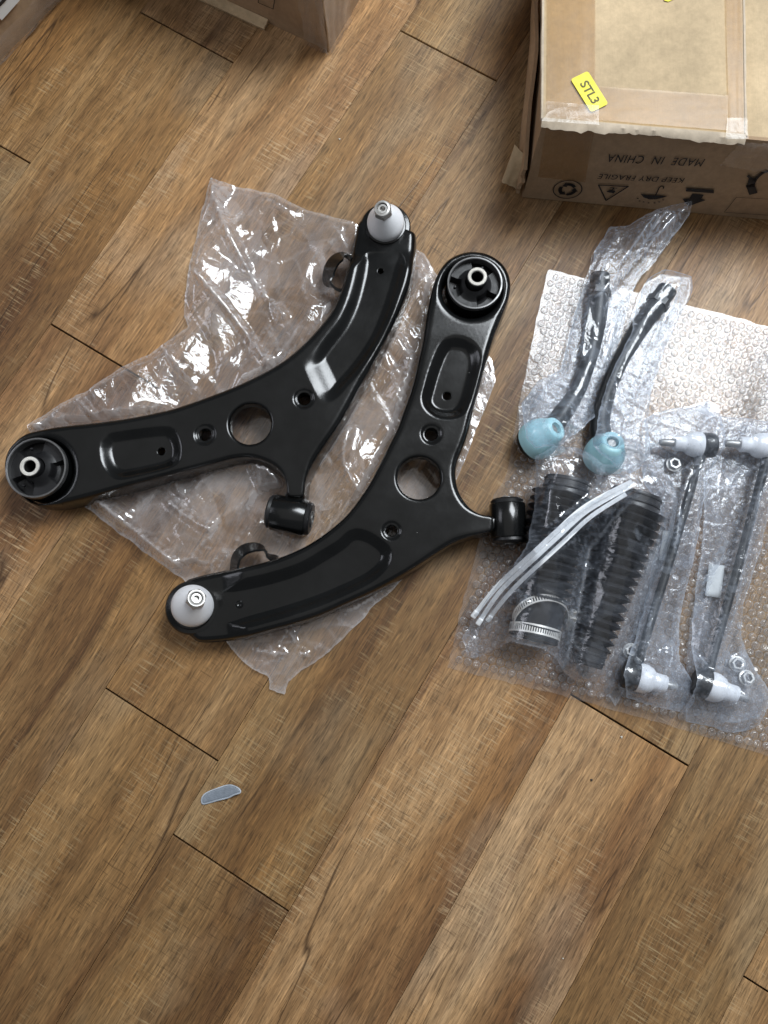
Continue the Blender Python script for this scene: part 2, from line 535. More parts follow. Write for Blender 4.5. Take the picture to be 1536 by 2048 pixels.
# ------------------------------------------------------------------ floor of planks
FA = math.radians(-31.3)
fe = Vector((math.cos(FA), math.sin(FA), 0)); fg = Vector((-fe.y, fe.x, 0))
floor = obj('floor', [(-1.6, -1.5, -0.0085), (1.6, -1.5, -0.0085), (1.6, 2.2, -0.0085), (-1.6, 2.2, -0.0085)], [(0, 1, 2, 3)], MAT['gap'], smooth=False)
tag(floor, kind='structure')


def acr(u, v):
    p = P(u, v); return p.dot(fe), p.dot(fg)


bounds = [-1.284, -1.136, -0.985, -0.838, acr(282, 22)[0], acr(100, 650)[0], acr(800, 62)[0], acr(210, 1378)[0], acr(345, 1670)[0], acr(577, 1823)[0],
          acr(577, 1823)[0] + 0.143, acr(1377, 1532)[0], acr(1487, 1952)[0], 0.635, 0.782, 0.929]
joint = {3: acr(20, 303)[1], 4: acr(376, 76)[1], 5: acr(175, 692)[1], 6: acr(900, 113)[1], 7: acr(324, 1450)[1], 8: acr(461, 1746)[1],
         9: 0.33, 10: acr(1288, 1478)[1], 11: 0.52, 12: acr(1508, 1966)[1]}
PL = 1.22


def add_plank(x0, x1, y0, y1):
    gx, gy, b, th = 0.00014, 0.0009, 0.0006, 0.0075
    cx, cy = (x0 + x1) / 2, (y0 + y1) / 2
    hx, hy = (x1 - x0) / 2 - gx, (y1 - y0) / 2 - gy
    vs = [(-hx, -hy, -th), (hx, -hy, -th), (hx, hy, -th), (-hx, hy, -th),
          (-hx, -hy, -b), (hx, -hy, -b), (hx, hy, -b), (-hx, hy, -b),
          (-hx + b * 0.25, -hy + b, 0), (hx - b * 0.25, -hy + b, 0), (hx - b * 0.25, hy - b, 0), (-hx + b * 0.25, hy - b, 0)]
    fs = [(8, 9, 10, 11)] + [(k, (k + 1) % 4, 4 + (k + 1) % 4, 4 + k) for k in range(4)] + [(4 + k, 4 + (k + 1) % 4, 8 + (k + 1) % 4, 8 + k) for k in range(4)]
    o = obj('plank', vs, fs, MAT['wood'], None, smooth=False, origin=(0, 0, 0))
    o.parent = floor
    o.location = fe * cx + fg * cy
    o.rotation_euler = (0, 0, FA)


for k in range(len(bounds) - 1):
    j = joint.get(k, (0.37 * k) % 1.22 - 0.3)
    y = j - 2 * PL
    while y < 1.9:
        if y + PL > -1.2: add_plank(bounds[k], bounds[k + 1], y, y + PL)
        y += PL


# ------------------------------------------------------------------ control arms
def circle(c, r, n):
    t = np.linspace(0, 2 * math.pi, n, endpoint=False)
    return np.stack([c[0] + r * np.cos(t), c[1] + r * np.sin(t)], 1)


def control_arm(d, label, zt):
    MPP = (CAM_H - zt) / FPX            # metres per photo pixel at this height
    root = empty('control_arm', P(*d['bush'], 0), label, 'control arm', 'pair of control arms')
    out = ccw(smooth_loop(px_loop(d['outline'], zt), 0.0022))
    holes = [(px_loop([c], zt)[0], r * MPP, roll) for c, r, roll in d['holes']]
    bc = px_loop([d['recess']], zt)[0]
    holes.append((bc, d['recess_r'] * MPP, 0.009))
    R = 0.0075
    pts = [out]
    for e in (0.0005, 0.0012, 0.0022, 0.0036, 0.0054, 0.0072):
        o = offset_loop(out, e); pts.append(o[sdf(o, out) > e * 0.93])
    for c, r, roll in holes:
        n = max(20, int(2 * math.pi * r / 0.0018))
        for e in np.array([0, 0.12, 0.3, 0.55, 0.8, 1.1]) * roll:
            pts.append(circle(c, r + e, n))
    lo, hi = out.min(0), out.max(0); g = 0.0017
    gx, gy = np.meshgrid(np.arange(lo[0], hi[0], g), np.arange(lo[1], hi[1], g * 0.9))
    gx[::2] += g / 2
    gp = np.stack([gx.ravel(), gy.ravel()], 1)
    gp = gp[inside(gp, out)]
    gp = gp[dist_line(gp, out) > 0.0082]
    for c, r, roll in holes:
        gp = gp[np.hypot(*(gp - c).T) > r + roll * 1.25]
    pts.append(gp)
    A = np.vstack(pts)
    for c, r, roll in holes:
        A = A[np.hypot(*(A - c).T) > r - 1e-6]
    V, T, _ = triangulate(A)
    cen = V[T].mean(1)
    keep = inside(cen, out)
    for c, r, roll in holes: keep &= np.hypot(*(cen - c).T) > r * 0.999
    T = T[keep]
    dd = np.maximum(sdf(V, out), 0)
    Z = np.zeros(len(V))
    # pressed pockets and channels (floor outline, depth, wall width)
    for poly, depth, wall, *ramp in d['press']:
        lp = smooth_loop(px_loop(poly, zt), 0.003)
        s = -sdf(V, lp)
        x_ = np.clip(s / wall, 0, 1)
        dep = depth
        if ramp:                                   # one end climbs out on a flat slope
            e0, e1 = (px_loop([q], zt)[0] for q in ramp[0])
            rl = np.linalg.norm(e1 - e0)
            tt_ = np.clip(((V - e0) @ (e1 - e0)) / rl / rl, 0, 1)
            dep = depth * (tt_ - 0.10 * np.sin(tt_ * 2 * np.pi) / 2)
        Z -= dep * (1 - (0.45 * x_ + 0.55 * sstep(x_)))
    if 'pad' in d:
        a, b = (px_loop([q], zt)[0] for q in d['pad'])     # the nose steps down to the ball joint pad
        ax = (b - a) / np.linalg.norm(b - a)
        s = (V - a) @ ax
        Z = np.minimum(Z, 0) ; step = -d.get('pad_depth', 0.0088) * sstep(s / np.linalg.norm(b - a))
        Z = np.minimum(Z, step) if d.get('hard') else -np.maximum(-Z, -step)
    for c, r2, depth in d['dimples']:
        cc = px_loop([c], zt)[0]; s = np.hypot(*(V - cc).T) / (r2 * MPP)
        Z -= depth * (1 - sstep((s - 0.72) / 0.28))
    for c, r, roll in holes:
        s = np.hypot(*(V - c).T) - r
        q = np.clip(1 - s / roll, 0, 1)
        Z -= roll * (1 - np.sqrt(np.clip(1 - q * q, 0, 1)))
    Z += 0.0012 * np.sin(V[:, 0] * 23 + 1) * np.sin(V[:, 1] * 19)
    nkc = px_loop(d['neck'], zt).mean(0)                 # tighter edge roll on the narrow neck
    Rl = R * (0.45 + 0.55 * sstep((np.hypot(*(V - nkc).T) - 0.012) / 0.03))
    q = np.clip(1 - dd / Rl, 0, 1)
    Z -= Rl * (1 - np.sqrt(np.clip(1 - q * q, 0, 1)))
    verts = [Vector((x, y, zt + z)) for (x, y), z in zip(V, Z)]
    faces = [tuple(t) for t in T]
    # flange down the rim and a lip of sheet thickness under it
    def rim(loop, drops, closed=True):
        idx = []
        lut = {(round(a, 6), round(b, 6)): i for i, (a, b) in enumerate(V)}
        for p in loop:
            k = lut.get((round(p[0], 6), round(p[1], 6)))
            if k is None: k = int(np.argmin(np.hypot(*(V - p).T)))
            idx.append(k)
        prev = idx; n = len(loop)
        for off, z in drops:
            lp = offset_loop(loop, off)
            cur = []
            for i, p in enumerate(lp):
                cur.append(len(verts)); verts.append(Vector((p[0], p[1], min(z, verts[idx[i]].z - 0.0002) if z > -1 else verts[idx[i]].z)))
            for i in range(n):
                j = (i + 1) % n
                faces.append((prev[i], cur[i], cur[j], prev[j]))
            prev = cur
    zb = 0.0095
    rim(out, [(-0.0007, zt - 0.016), (-0.0013, zb + 0.004), (-0.0012, zb), (0.0012, zb), (0.0016, zt - 0.012)])
    for c, r, roll in holes:
        n = max(20, int(2 * math.pi * r / 0.0018))
        lp = circle(c, r, n)[::-1]
        zb2 = zt - (0.03 if r > 0.03 else 0.014)
        rim(lp, [(-0.0001, zb2)])
    plate = obj('arm_plate', verts, faces, MAT['paint'], root, True, None, 70)

    # rear bushing: steel sleeve, rubber with three voids, knurled inner tube
    bz = zt + 0.006
    b = P(*d['bush'], bz); R1 = d['bush_r'] * (CAM_H - bz) / FPX
    c0 = Vector((b.x, b.y, 0))
    rb = MB().lathe([(R1 - 0.0022, -0.012), (R1 - 0.0022, -0.0007), (R1 - 0.0015, 0), (R1, -0.0002), (R1 + 0.0004, -0.0016), (R1 + 0.0002, -0.008)], b, (0, 0, 1), 72).build('bushing_sleeve_rim', MAT['ring'], root)
    MB().lathe([(R1 + 0.0002, -0.006), (R1 + 0.0008, -0.009), (R1 + 0.0012, -bz + 0.004), (R1 - 0.004, -bz + 0.0035), (R1 - 0.006, -0.03)], b, (0, 0, 1), 72).build('bushing_shell', MAT['paint'], rb)
    th0 = d.get('void_ang', 0.3)
    rt = 0.0112

    def rub(r, h, t, k):
        f = (r - rt) / (R1 - rt)
        w = 0.5 + 0.5 * math.cos(3 * (t - th0))
        void = max(0.0, min(1.0, (w - 0.52) / 0.12)) * (max(0, min(1, (f - 0.20) / 0.07)) * max(0, min(1, (0.93 - f) / 0.06)))
        return r, h - 0.0085 * void
    prof = [(R1 - 0.002 - (R1 - 0.002 - rt) * i / 34.0, 0) for i in range(35)]
    prof = [(r, -0.0075 + 0.0085 * max(0, 1 - (r - rt) / (0.45 * (R1 - rt))) ** 1.4) for r, _ in prof]
    rub_o = MB().lathe(prof, b, (0, 0, 1), 120, rub).build('bushing_rubber', MAT['rubber'], root, angle=60)
    for sgn in (-1, 1):
        a = th0 + math.pi / 3 + (0 if sgn > 0 else math.pi * 2 / 3)
        MB().lathe([(0.0017, -0.009), (0.0015, -0.0055), (0.0009, -0.0048), (0, -0.0047)], b + Vector((math.cos(a), math.sin(a), 0)) * R1 * 0.72, (0, 0, 1), 12).build('moulding_pip', MAT['rubber'], rub_o)
    tz = zt + 0.014
    tb = P(*d['tube'], tz)
    ro, ri = 0.0108, 0.0068

    def kn(r, h, t, k):
        return r, h - (0.0010 if (int(t / (2 * math.pi) * 96 + 0.5) % 2 and k in (2, 3)) else 0)
    it = MB().lathe([(ro - 0.0002, -0.004), (ro - 0.0002, -0.0010), (ro - 0.0006, 0), (ri + 0.0007, 0), (ri, -0.0012), (ri, -0.003)], tb, (0, 0, 1), 96, kn).build('inner_tube', MAT['knurl'], root, angle=25)
    MB().lathe([(ro + 0.0035, -0.022), (ro + 0.0016, -0.012), (ro + 0.0007, -0.004), (ro + 0.0004, -0.0022), (ro - 0.0004, -0.0018)], tb, (0, 0, 1), 48).build('rubber_neck', MAT['rubber'], it)
    MB().lathe([(ri + 0.0001, -0.0028), (ri, -0.028), (0, -0.028)], tb, (0, 0, 1), 32).build('bore', MAT['bore'], it)

    # ball joint: housing, white cap, nut on the stud
    hz = zt - 0.0085
    hb = P(*d['ball'], hz); hr = d['ball_r'] * (CAM_H - hz) / FPX
    hs = MB().lathe([(hr * 0.92, -hz + 0.004), (hr, -hz + 0.006), (hr, -0.002), (hr - 0.0015, 0.0), (hr * 0.82, 0.0008), (hr * 0.80, 0.003), (hr * 0.76, 0.0035), (0, 0.0035)], hb, (0, 0, 1), 56).build('ball_joint_housing', MAT['paint'], root)
    kb = P(*d['boot'], hz + 0.004); br = d['boot_r'] * (CAM_H - hz - 0.012) / FPX
    nb = P(*d['nut'], zt + 0.030)
    ax = (nb - kb); L = ax.length
    prof = [(br * 0.96, 0), (br, 0.0015), (br * 1.0, 0.0065), (br * 0.975, 0.009), (br * 0.90, L * 0.36), (br * 0.77, L * 0.52), (br * 0.61, L * 0.69), (br * 0.47, L * 0.83), (br * 0.40, L * 0.885), (br * 0.36, L * 0.90), (0, L * 0.90)]
    MB().lathe(prof, kb, ax, 56).build('ball_joint_cap', MAT['white'], root, angle=50)
    axn = ax.normalized()
    nb0 = kb + axn * (L * 0.895)
    nr = 0.0105
    q = axn.to_track_quat('Z', 'Y').to_matrix()
    mb = MB()
    hexo = [q @ Vector((nr * math.cos(math.pi / 3 * k + 0.35), nr * math.sin(math.pi / 3 * k + 0.35), 0)) for k in range(6)]
    rin = 0.0062
    vs = []; fs = []
    N = 36
    for k in range(N):
        t = 2 * math.pi * k / N
        # hexagon radius in this direction, and its chamfered top
        tt = (t - 0.35) % (math.pi / 3) - math.pi / 6
        rh = nr * math.cos(math.pi / 6) / math.cos(tt)
        cap = nr * math.cos(math.pi / 6)
        for r, h in ((rh, 0), (rh, 0.0085 - max(0, rh - cap) * 1.3), (cap * 0.94, 0.0092), (rin * 1.25, 0.0092), (rin, 0.0098), (rin * 0.97, 0.004)):
            vs.append(nb0 + q @ Vector((r * math.cos(t), r * math.sin(t), h)))
    for k in range(N):
        j = (k + 1) % N
        for m in range(5): fs.append((k * 6 + m, j * 6 + m, j * 6 + m + 1, k * 6 + m + 1))
    mb.add(vs, fs)
    nut = mb.build('hex_nut', MAT['zinc'], root, angle=28)
    sh = 0.0072
    MB().lathe([(rin * 0.98, 0.002), (rin * 0.98, sh), (rin * 0.8, sh + 0.001), (rin * 0.5, sh + 0.001), (rin * 0.42, sh - 0.004), (0, sh - 0.004)], nb0, axn, 18).build('threaded_stud', MAT['zinc'], nut, angle=28)

    # front bushing: cross barrel welded on the neck, rubber ends
    za = 0.0275
    p0, p1 = P(*d['bar'][0], za), P(*d['bar'][1], za)
    a = (p1 - p0).normalized(); L = (p1 - p0).length; rr = d['bar_r'] * (CAM_H - za) / FPX
    bb = MB().lathe([(rr - 0.003, 0.0005), (rr - 0.0006, 0.0), (rr, 0.0008), (rr, L - 0.0008), (rr - 0.0006, L), (rr - 0.003, L - 0.0005)], p0, a, 56).build('front_bushing_barrel', MAT['paint'], root, angle=40)
    for o_, s_ in ((p0, -1), (p1, 1)):
        rbb = MB().lathe([(rr - 0.0022, -0.001), (rr - 0.0016, 0.0035), (rr - 0.004, 0.0056), (rr * 0.55, 0.006), (rr * 0.5, 0.0060), (rr * 0.42, 0.0062)], o_, a * s_, 48).build('bushing_end', MAT['rubber'], bb)
        MB().lathe([(rr * 0.43, 0.003), (rr * 0.43, 0.0072), (rr * 0.26, 0.0072), (rr * 0.26, 0.0)], o_, a * s_, 32).build('sleeve', MAT['ring'], rbb)
    # weld saddle between neck and barrel
    nk = [P(*q_, zt - 0.006) for q_ in d['neck']]
    mid = (nk[0] + nk[1]) / 2; tow = ((p0 + p1) / 2 - mid); tow.z = 0
    wb = MB()
    ring_ = []
    for i in range(17):
        t = i / 16.0
        p = nk[0].lerp(nk[1], t)
        ring_.append(p)
    wv = []; wf = []
    for j in range(7):
        s = j / 6.0
        for i, p in enumerate(ring_):
            t = i / 16.0
            flare = 1 + 0.75 * s * s
            c = mid + (p - mid) * flare
            bulge = math.sin(math.pi * t)
            zz = zt - 0.0045 - 0.004 * s + 0.0022 * bulge * math.sin(math.pi * min(1, s * 1.1)) - 0.010 * (1 - bulge) ** 3
            pp = c + tow.normalized() * (tow.length * 0.50 * s)
            wv.append(Vector((pp.x, pp.y, zz)))
    for j in range(6):
        for i in range(16): wf.append((j * 17 + i, j * 17 + i + 1, j * 17 + 18 + i, j * 17 + 17 + i))
    n0 = len(wv)
    for j in range(7):                           # sides of the saddle
        for i in (0, 16):
            v_ = wv[j * 17 + i]; wv.append(Vector((v_.x, v_.y, 0.013)))
    for j in range(6):
        wf.append((j * 17, j * 17 + 17, n0 + 2 * j + 2, n0 + 2 * j)); wf.append((j * 17 + 16, j * 17 + 33, n0 + 2 * j + 3, n0 + 2 * j + 1))
    wb.add(wv, wf).build('weld_saddle', MAT['paint'], root, angle=80)
    # strap bracket on the flange
    pts3 = [P(*q_[:2], q_[2]) for q_ in d['strap']]
    xy = smooth_loop([(p.x, p.y) for p in pts3], 0.0022, closed=False)
    zs = np.interp(np.linspace(0, 1, len(xy)), np.linspace(0, 1, len(pts3)), [p.z for p in pts3])
    MB().strip([(x, y, z) for (x, y), z in zip(xy, zs)], Vector(d['lean']), d['strap_w'], 0.0026).build('strap_bracket', MAT['paint'], root, angle=50)
    # small rivet by the ball joint
    if 'rivet' in d:
        MB().lathe([(0.0042, -0.002), (0.0042, 0.0006), (0.003, 0.0016), (0.0012, 0.0012), (0, 0.0004)], P(*d['rivet'], zt - 0.009), (0, 0, 1), 20).build('rivet', MAT['paint'], root)
    return root


ARM_A = dict(
    outline=[(4, 931), (11, 902), (25, 883), (48, 866), (82, 857), (125, 850), (188, 843), (250, 834), (300, 824), (350, 812), (406, 793), (455, 775), (503, 754), (550, 729), (580, 708), (610, 681), (640, 648), (661, 620), (674, 593), (686, 560), (696, 524), (703, 490), (709, 462), (715, 436), (728, 425), (745, 423), (775, 425), (803, 437), (822, 450), (831, 458), (831, 482), (827, 524), (819, 566), (807, 599), (792, 635), (774, 671), (754, 709), (738, 739), (718, 774), (699, 810), (675, 852), (650, 888), (631, 917), (619, 939), (611, 961), (608, 984), (604, 993), (576, 992), (573, 983), (571, 964), (562, 946), (544, 931), (519, 919), (494, 914), (462, 917), (431, 925), (375, 940), (312, 956), (250, 973), (188, 990), (141, 1002), (103, 1009), (62, 1006), (31, 987), (11, 960)],
    bush=(71, 935), bush_r=63, tube=(58, 932), recess=(78, 941), recess_r=66, void_ang=0.9,
    holes=[((500, 847), 43, 0.004), ((409, 868), 12.5, 0.0015), ((608, 797), 13, 0.0015), ((318, 899), 8, 0.001), ((761, 536), 6, 0.001)],
    dimples=[((409, 868), 24, 0.0022), ((608, 797), 23, 0.0022)],
    press=[([(222, 889), (240, 882), (318, 872), (334, 878), (340, 902), (328, 918), (255, 935), (236, 934), (224, 916)], 0.0080, 0.0130),
           ([(738, 500), (736, 520), (731, 552), (717, 604), (697, 648), (669, 686), (642, 722), (616, 748), (646, 784), (680, 752), (712, 714), (742, 668), (763, 620), (778, 575), (791, 530), (796, 500)], 0.0078, 0.0140, ((622, 768), (667, 748)))],
    pad=((768, 540), (770, 492)), pad_depth=0.0078,
    ball=(771, 452), ball_r=54, boot=(772, 449), boot_r=40, nut=(766, 421),
    bar=((546, 1024), (613, 1037)), bar_r=37, neck=((573, 976), (610, 980)),
    strap=[(706, 523, 0.026), (690, 512, 0.026), (672, 519, 0.026), (660, 538, 0.026), (657, 562, 0.024), (668, 574, 0.022), (690, 584, 0.022)], strap_w=0.021, lean=(0.55, -0.60, 0.60),
)
ARM_B = dict(
    outline=[(948, 499), (922, 503), (897, 516), (880, 536), (869, 560), (862, 585), (854, 624), (846, 675), (837, 716), (828, 757), (816, 795), (806, 822), (795, 853), (778, 888), (760, 924), (741, 961), (716, 999), (691, 1030), (659, 1058), (625, 1082), (589, 1101), (550, 1116), (503, 1129), (462, 1137), (412, 1147), (374, 1157), (366, 1162), (362, 1176), (352, 1200), (350, 1232), (366, 1262), (380, 1276), (388, 1282), (404, 1284), (442, 1281), (490, 1274), (537, 1262), (588, 1248), (639, 1231), (689, 1209), (740, 1186), (781, 1165), (820, 1142), (858, 1117), (890, 1096), (914, 1083), (946, 1071), (975, 1064), (985, 1059), (987, 1036), (980, 1031), (960, 1027), (940, 1014), (924, 992), (915, 970), (912, 942), (917, 917), (926, 895), (938, 859), (950, 808), (963, 761), (977, 710), (989, 671), (1001, 640), (1012, 612), (1020, 588), (1023, 562), (1016, 537), (1001, 518), (977, 504)],
    bush=(950, 565), bush_r=58, tube=(955, 552), recess=(943, 577), recess_r=61.5, void_ang=0.1,
    holes=[((838, 955), 44, 0.004), ((863, 867), 13, 0.0015), ((783, 1061), 11, 0.0015), ((895, 787), 8.5, 0.001)],
    dimples=[((863, 867), 23, 0.0022), ((783, 1061), 21, 0.0022)],
    press=[([(900, 697), (918, 694), (934, 702), (940, 720), (934, 752), (921, 796), (908, 814), (882, 814), (866, 800), (870, 776), (884, 730)], 0.0080, 0.0130),
           ([(708, 1082), (690, 1098), (655, 1120), (605, 1148), (537, 1170), (469, 1184), (420, 1190), (420, 1245), (455, 1243), (490, 1232), (554, 1214), (622, 1192), (672, 1172), (733, 1142), (760, 1112), (742, 1092), (722, 1082)], 0.0088, 0.0140)],
    pad=((500, 1200), (438, 1208)),
    ball=(383, 1215), ball_r=54, boot=(384, 1213), boot_r=42, nut=(392, 1198),
    bar=((1014, 1008), (1018, 1076)), bar_r=36, neck=((979, 1031), (979, 1064)),
    strap=[(468, 1146, 0.028), (472, 1118, 0.028), (486, 1101, 0.028), (508, 1094, 0.028), (526, 1098, 0.026), (536, 1110, 0.024), (552, 1118, 0.024)], strap_w=0.018, lean=(0.50, -0.50, 0.70),
    rivet=(479, 1209),
)
control_arm(ARM_A, 'black control arm with its ball joint at the top and big bushing at the left', 0.043)
control_arm(ARM_B, 'black stamped control arm with its ball joint lower left and big bushing at the top', 0.043)


# ------------------------------------------------------------------ films
def seg_height(pts, caps, base, slope=0.9):
    """Height of a sheet lying over tapered round bars (x0,y0,z0,r0,x1,y1,z1,r1)."""
    h = np.full(len(pts), base)
    for a, ra, b, rb in caps:
        A = np.array([a.x, a.y]); B = np.array([b.x, b.y]); d = B - A
        t = np.clip(((pts - A) @ d) / (d @ d + 1e-12), 0, 1)
        e = np.hypot(*(pts - A - t[:, None] * d).T)
        r = ra + (rb - ra) * t; zc = a.z + (b.z - a.z) * t
        k = np.clip(e / r, 0, 0.72)
        top = zc + r * np.sqrt(1 - k * k)
        top = np.where(e > 0.72 * r, zc + r * 0.694 - (e - 0.72 * r) * slope, top)
        h = np.maximum(h, top)
    return h


def film(name, outline, mat, label, cat, base=0.0015, res=0.0032, caps=(), crumple=((0.045, 0.006, 2.0, 0.8), (0.016, 0.0016, 1.6, 0.3)), seed=1, lifts=(), folds=(), bottom=True, clear=0.002, group=None, slope=0.9, ragged=0.0012, flatten=None, zo=0.0):
    loop = px_loop(outline, zo)
    # straight-sided outline with slight raggedness
    q = np.vstack([loop, loop[:1]]); s = np.concatenate([[0], np.cumsum(np.hypot(*np.diff(q, axis=0).T))])
    m = int(s[-1] / res); t = np.linspace(0, s[-1], m, endpoint=False)
    loop = np.stack([np.interp(t, s, q[:, 0]), np.interp(t, s, q[:, 1])], 1)
    rg = np.random.default_rng(seed)
    w = np.convolve(np.tile(rg.normal(0, 1, m), 3), np.ones(5) / 5, 'same')[m:2 * m]
    loop = ccw(loop); loop = loop + (offset_loop(loop, 1.0) - loop) * (w * ragged)[:, None]
    lo, hi = loop.min(0), loop.max(0)
    gx, gy = np.meshgrid(np.arange(lo[0], hi[0], res), np.arange(lo[1], hi[1], res * 0.87)); gx[::2] += res / 2
    g = np.stack([gx.ravel(), gy.ravel()], 1)
    g = g + rg.normal(0, res * 0.12, g.shape)
    g = g[inside(g, loop)]; g = g[dist_line(g, loop) > res * 0.6]
    V, T, _ = triangulate(np.vstack([loop, g]))
    T = T[inside(V[T].mean(1), loop)]
    d = dist_line(V, loop)
    def relief(sd, amp):
        c = np.zeros(len(V))
        for k, (sp, am, st, an) in enumerate(crumple):
            c += pl_noise(V, sp, am * amp, sd * 31 + k * 7, st, an)
        for (pl, hgt, wid) in folds:
            ln = smooth_loop(px_loop(pl), 0.004, closed=False)
            e = dist_line(V, ln, closed=False)
            c += hgt * amp * np.clip(1 - e / wid, 0, 1) ** 1.3
        return c
    H = seg_height(V, caps, base, slope)
    c = relief(seed, 1.0)
    c = c - np.percentile(c, 12)
    c = np.where(c < 0, c * 0.15, c)
    edge = np.clip(d / 0.012, 0.18, 1)
    over = np.clip((H - base) / 0.012, 0, 1)
    Z = H + clear + np.maximum(c, -clear * 0.8) * edge * (1 - 0.35 * over)
    if flatten is not None:
        Z = np.minimum(Z, flatten(V) )
    for (u, v, hh, rad) in lifts:
        p = px_loop([(u, v)])[0]
        Z += hh * np.exp(-((np.hypot(*(V - p).T)) / rad) ** 2)
    Z = np.maximum(Z, base + 0.0004)
    verts = [Vector((x, y, z)) for (x, y), z in zip(V, Z)]
    faces = [tuple(t) for t in T]
    if bottom:
        n = len(verts)
        c2 = np.abs(relief(seed + 50, 0.12))
        Zb = np.minimum(base + np.minimum(c2, 0.0012) * edge, Z - 0.0003)
        ins = d > 1e-5
        verts += [Vector((x, y, z)) for (x, y), z in zip(V, Zb)]
        faces += [tuple(n + i for i in t[::-1]) for t in T]
    # how sharply the film is folded at each point: folds and sealed edges turn milky
    acc = np.zeros(len(V)); cnt = np.zeros(len(V))
    for i, j in ((0, 1), (1, 2), (2, 0)):
        np.add.at(acc, T[:, i], Z[T[:, j]]); np.add.at(cnt, T[:, i], 1); np.add.at(acc, T[:, j], Z[T[:, i]]); np.add.at(cnt, T[:, j], 1)
    curv = np.abs(acc / np.maximum(cnt, 1) - Z) / res
    cre = np.clip((curv - 0.10) / 0.28, 0, 1)
    cre = np.maximum(cre, np.where(d < res * 0.7, 0.75, 0.0))
    o = obj(name, verts, faces, mat, None, True, origin=(float(V[:, 0].mean()), float(V[:, 1].mean()), 0))
    at = o.data.attributes.new('crease', 'FLOAT', 'POINT')
    vals = np.concatenate([cre, np.zeros(len(o.data.vertices) - len(cre))]) if bottom else cre
    at.data.foreach_set('value', vals.astype(np.float32))
    return tag(o, label, cat, group)


def under_arms(V):
    """Keep the bag below the parts that press it flat."""
    z = np.full(len(V), 1.0)
    for A in (ARM_A, ARM_B):
        lp = px_loop(A['outline'], 0.02)
        s = sdf(V, lp)
        z = np.where(s > -0.006, np.minimum(z, 0.0075 + np.clip(-s, 0, 1) * 0.5), z)
        p0, p1 = (px_loop([q], 0.02)[0] for q in A['bar'])
        e = dist_line(V, np.array([p0, p1]), closed=False)
        z = np.where(e < 0.03, np.minimum(z, 0.004 + np.clip(e - 0.016, 0, 1) * 0.6), z)
        e = np.hypot(*(V - px_loop([A['strap'][3][:2]], 0.02)[0]).T)
        z = np.where(e < 0.05, np.minimum(z, 0.004 + np.clip(e - 0.024, 0, 1) * 0.6), z)
        for c in (A['bush'], A['ball']):
            e = np.hypot(*(V - px_loop([c], 0.02)[0]).T)
            z = np.where(e < 0.05, np.minimum(z, 0.0035 + np.clip(e - 0.036, 0, 1) * 0.6), z)
    return z


film('plastic_bag', [(425, 360), (470, 376), (544, 391), (610, 421), (663, 437), (702, 448), (760, 470), (831, 498), (848, 511), (866, 541), (900, 600), (940, 660), (983, 722), (991, 765), (966, 829), (930, 920), (880, 1040), (820, 1140), (791, 1174), (743, 1218), (706, 1257), (666, 1297), (605, 1341), (578, 1362), (571, 1389), (539, 1379), (538, 1354), (503, 1338), (469, 1304), (440, 1270), (400, 1200), (366, 1156), (300, 1111), (259, 1080), (155, 1003), (100, 930), (59, 854), (109, 821), (175, 787), (244, 741), (300, 712), (380, 657), (371, 635), (372, 590), (385, 520), (405, 430)],
     MAT['bag'], 'large crumpled clear plastic bag spread under the two black control arms', 'plastic bag', seed=3, res=0.0030,
     crumple=((0.050, 0.0110, 3.0, 1.0), (0.024, 0.0052, 4.2, 2.2), (0.018, 0.0014, 4.5, 0.7)), flatten=under_arms,
     folds=[([(424, 375), (450, 450), (500, 550), (570, 640)], 0.012, 0.010), ([(400, 560), (470, 640), (530, 720), (560, 760)], 0.010, 0.008), ([(640, 430), (700, 452)], 0.006, 0.007),
            ([(350, 1010), (420, 1060), (520, 1090)], 0.008, 0.008), ([(200, 1000), (290, 1070), (360, 1130)], 0.006, 0.008), ([(520, 1300), (600, 1310), (640, 1290)], 0.007, 0.008), ([(700, 870), (690, 930), (720, 990)], 0.008, 0.009)])


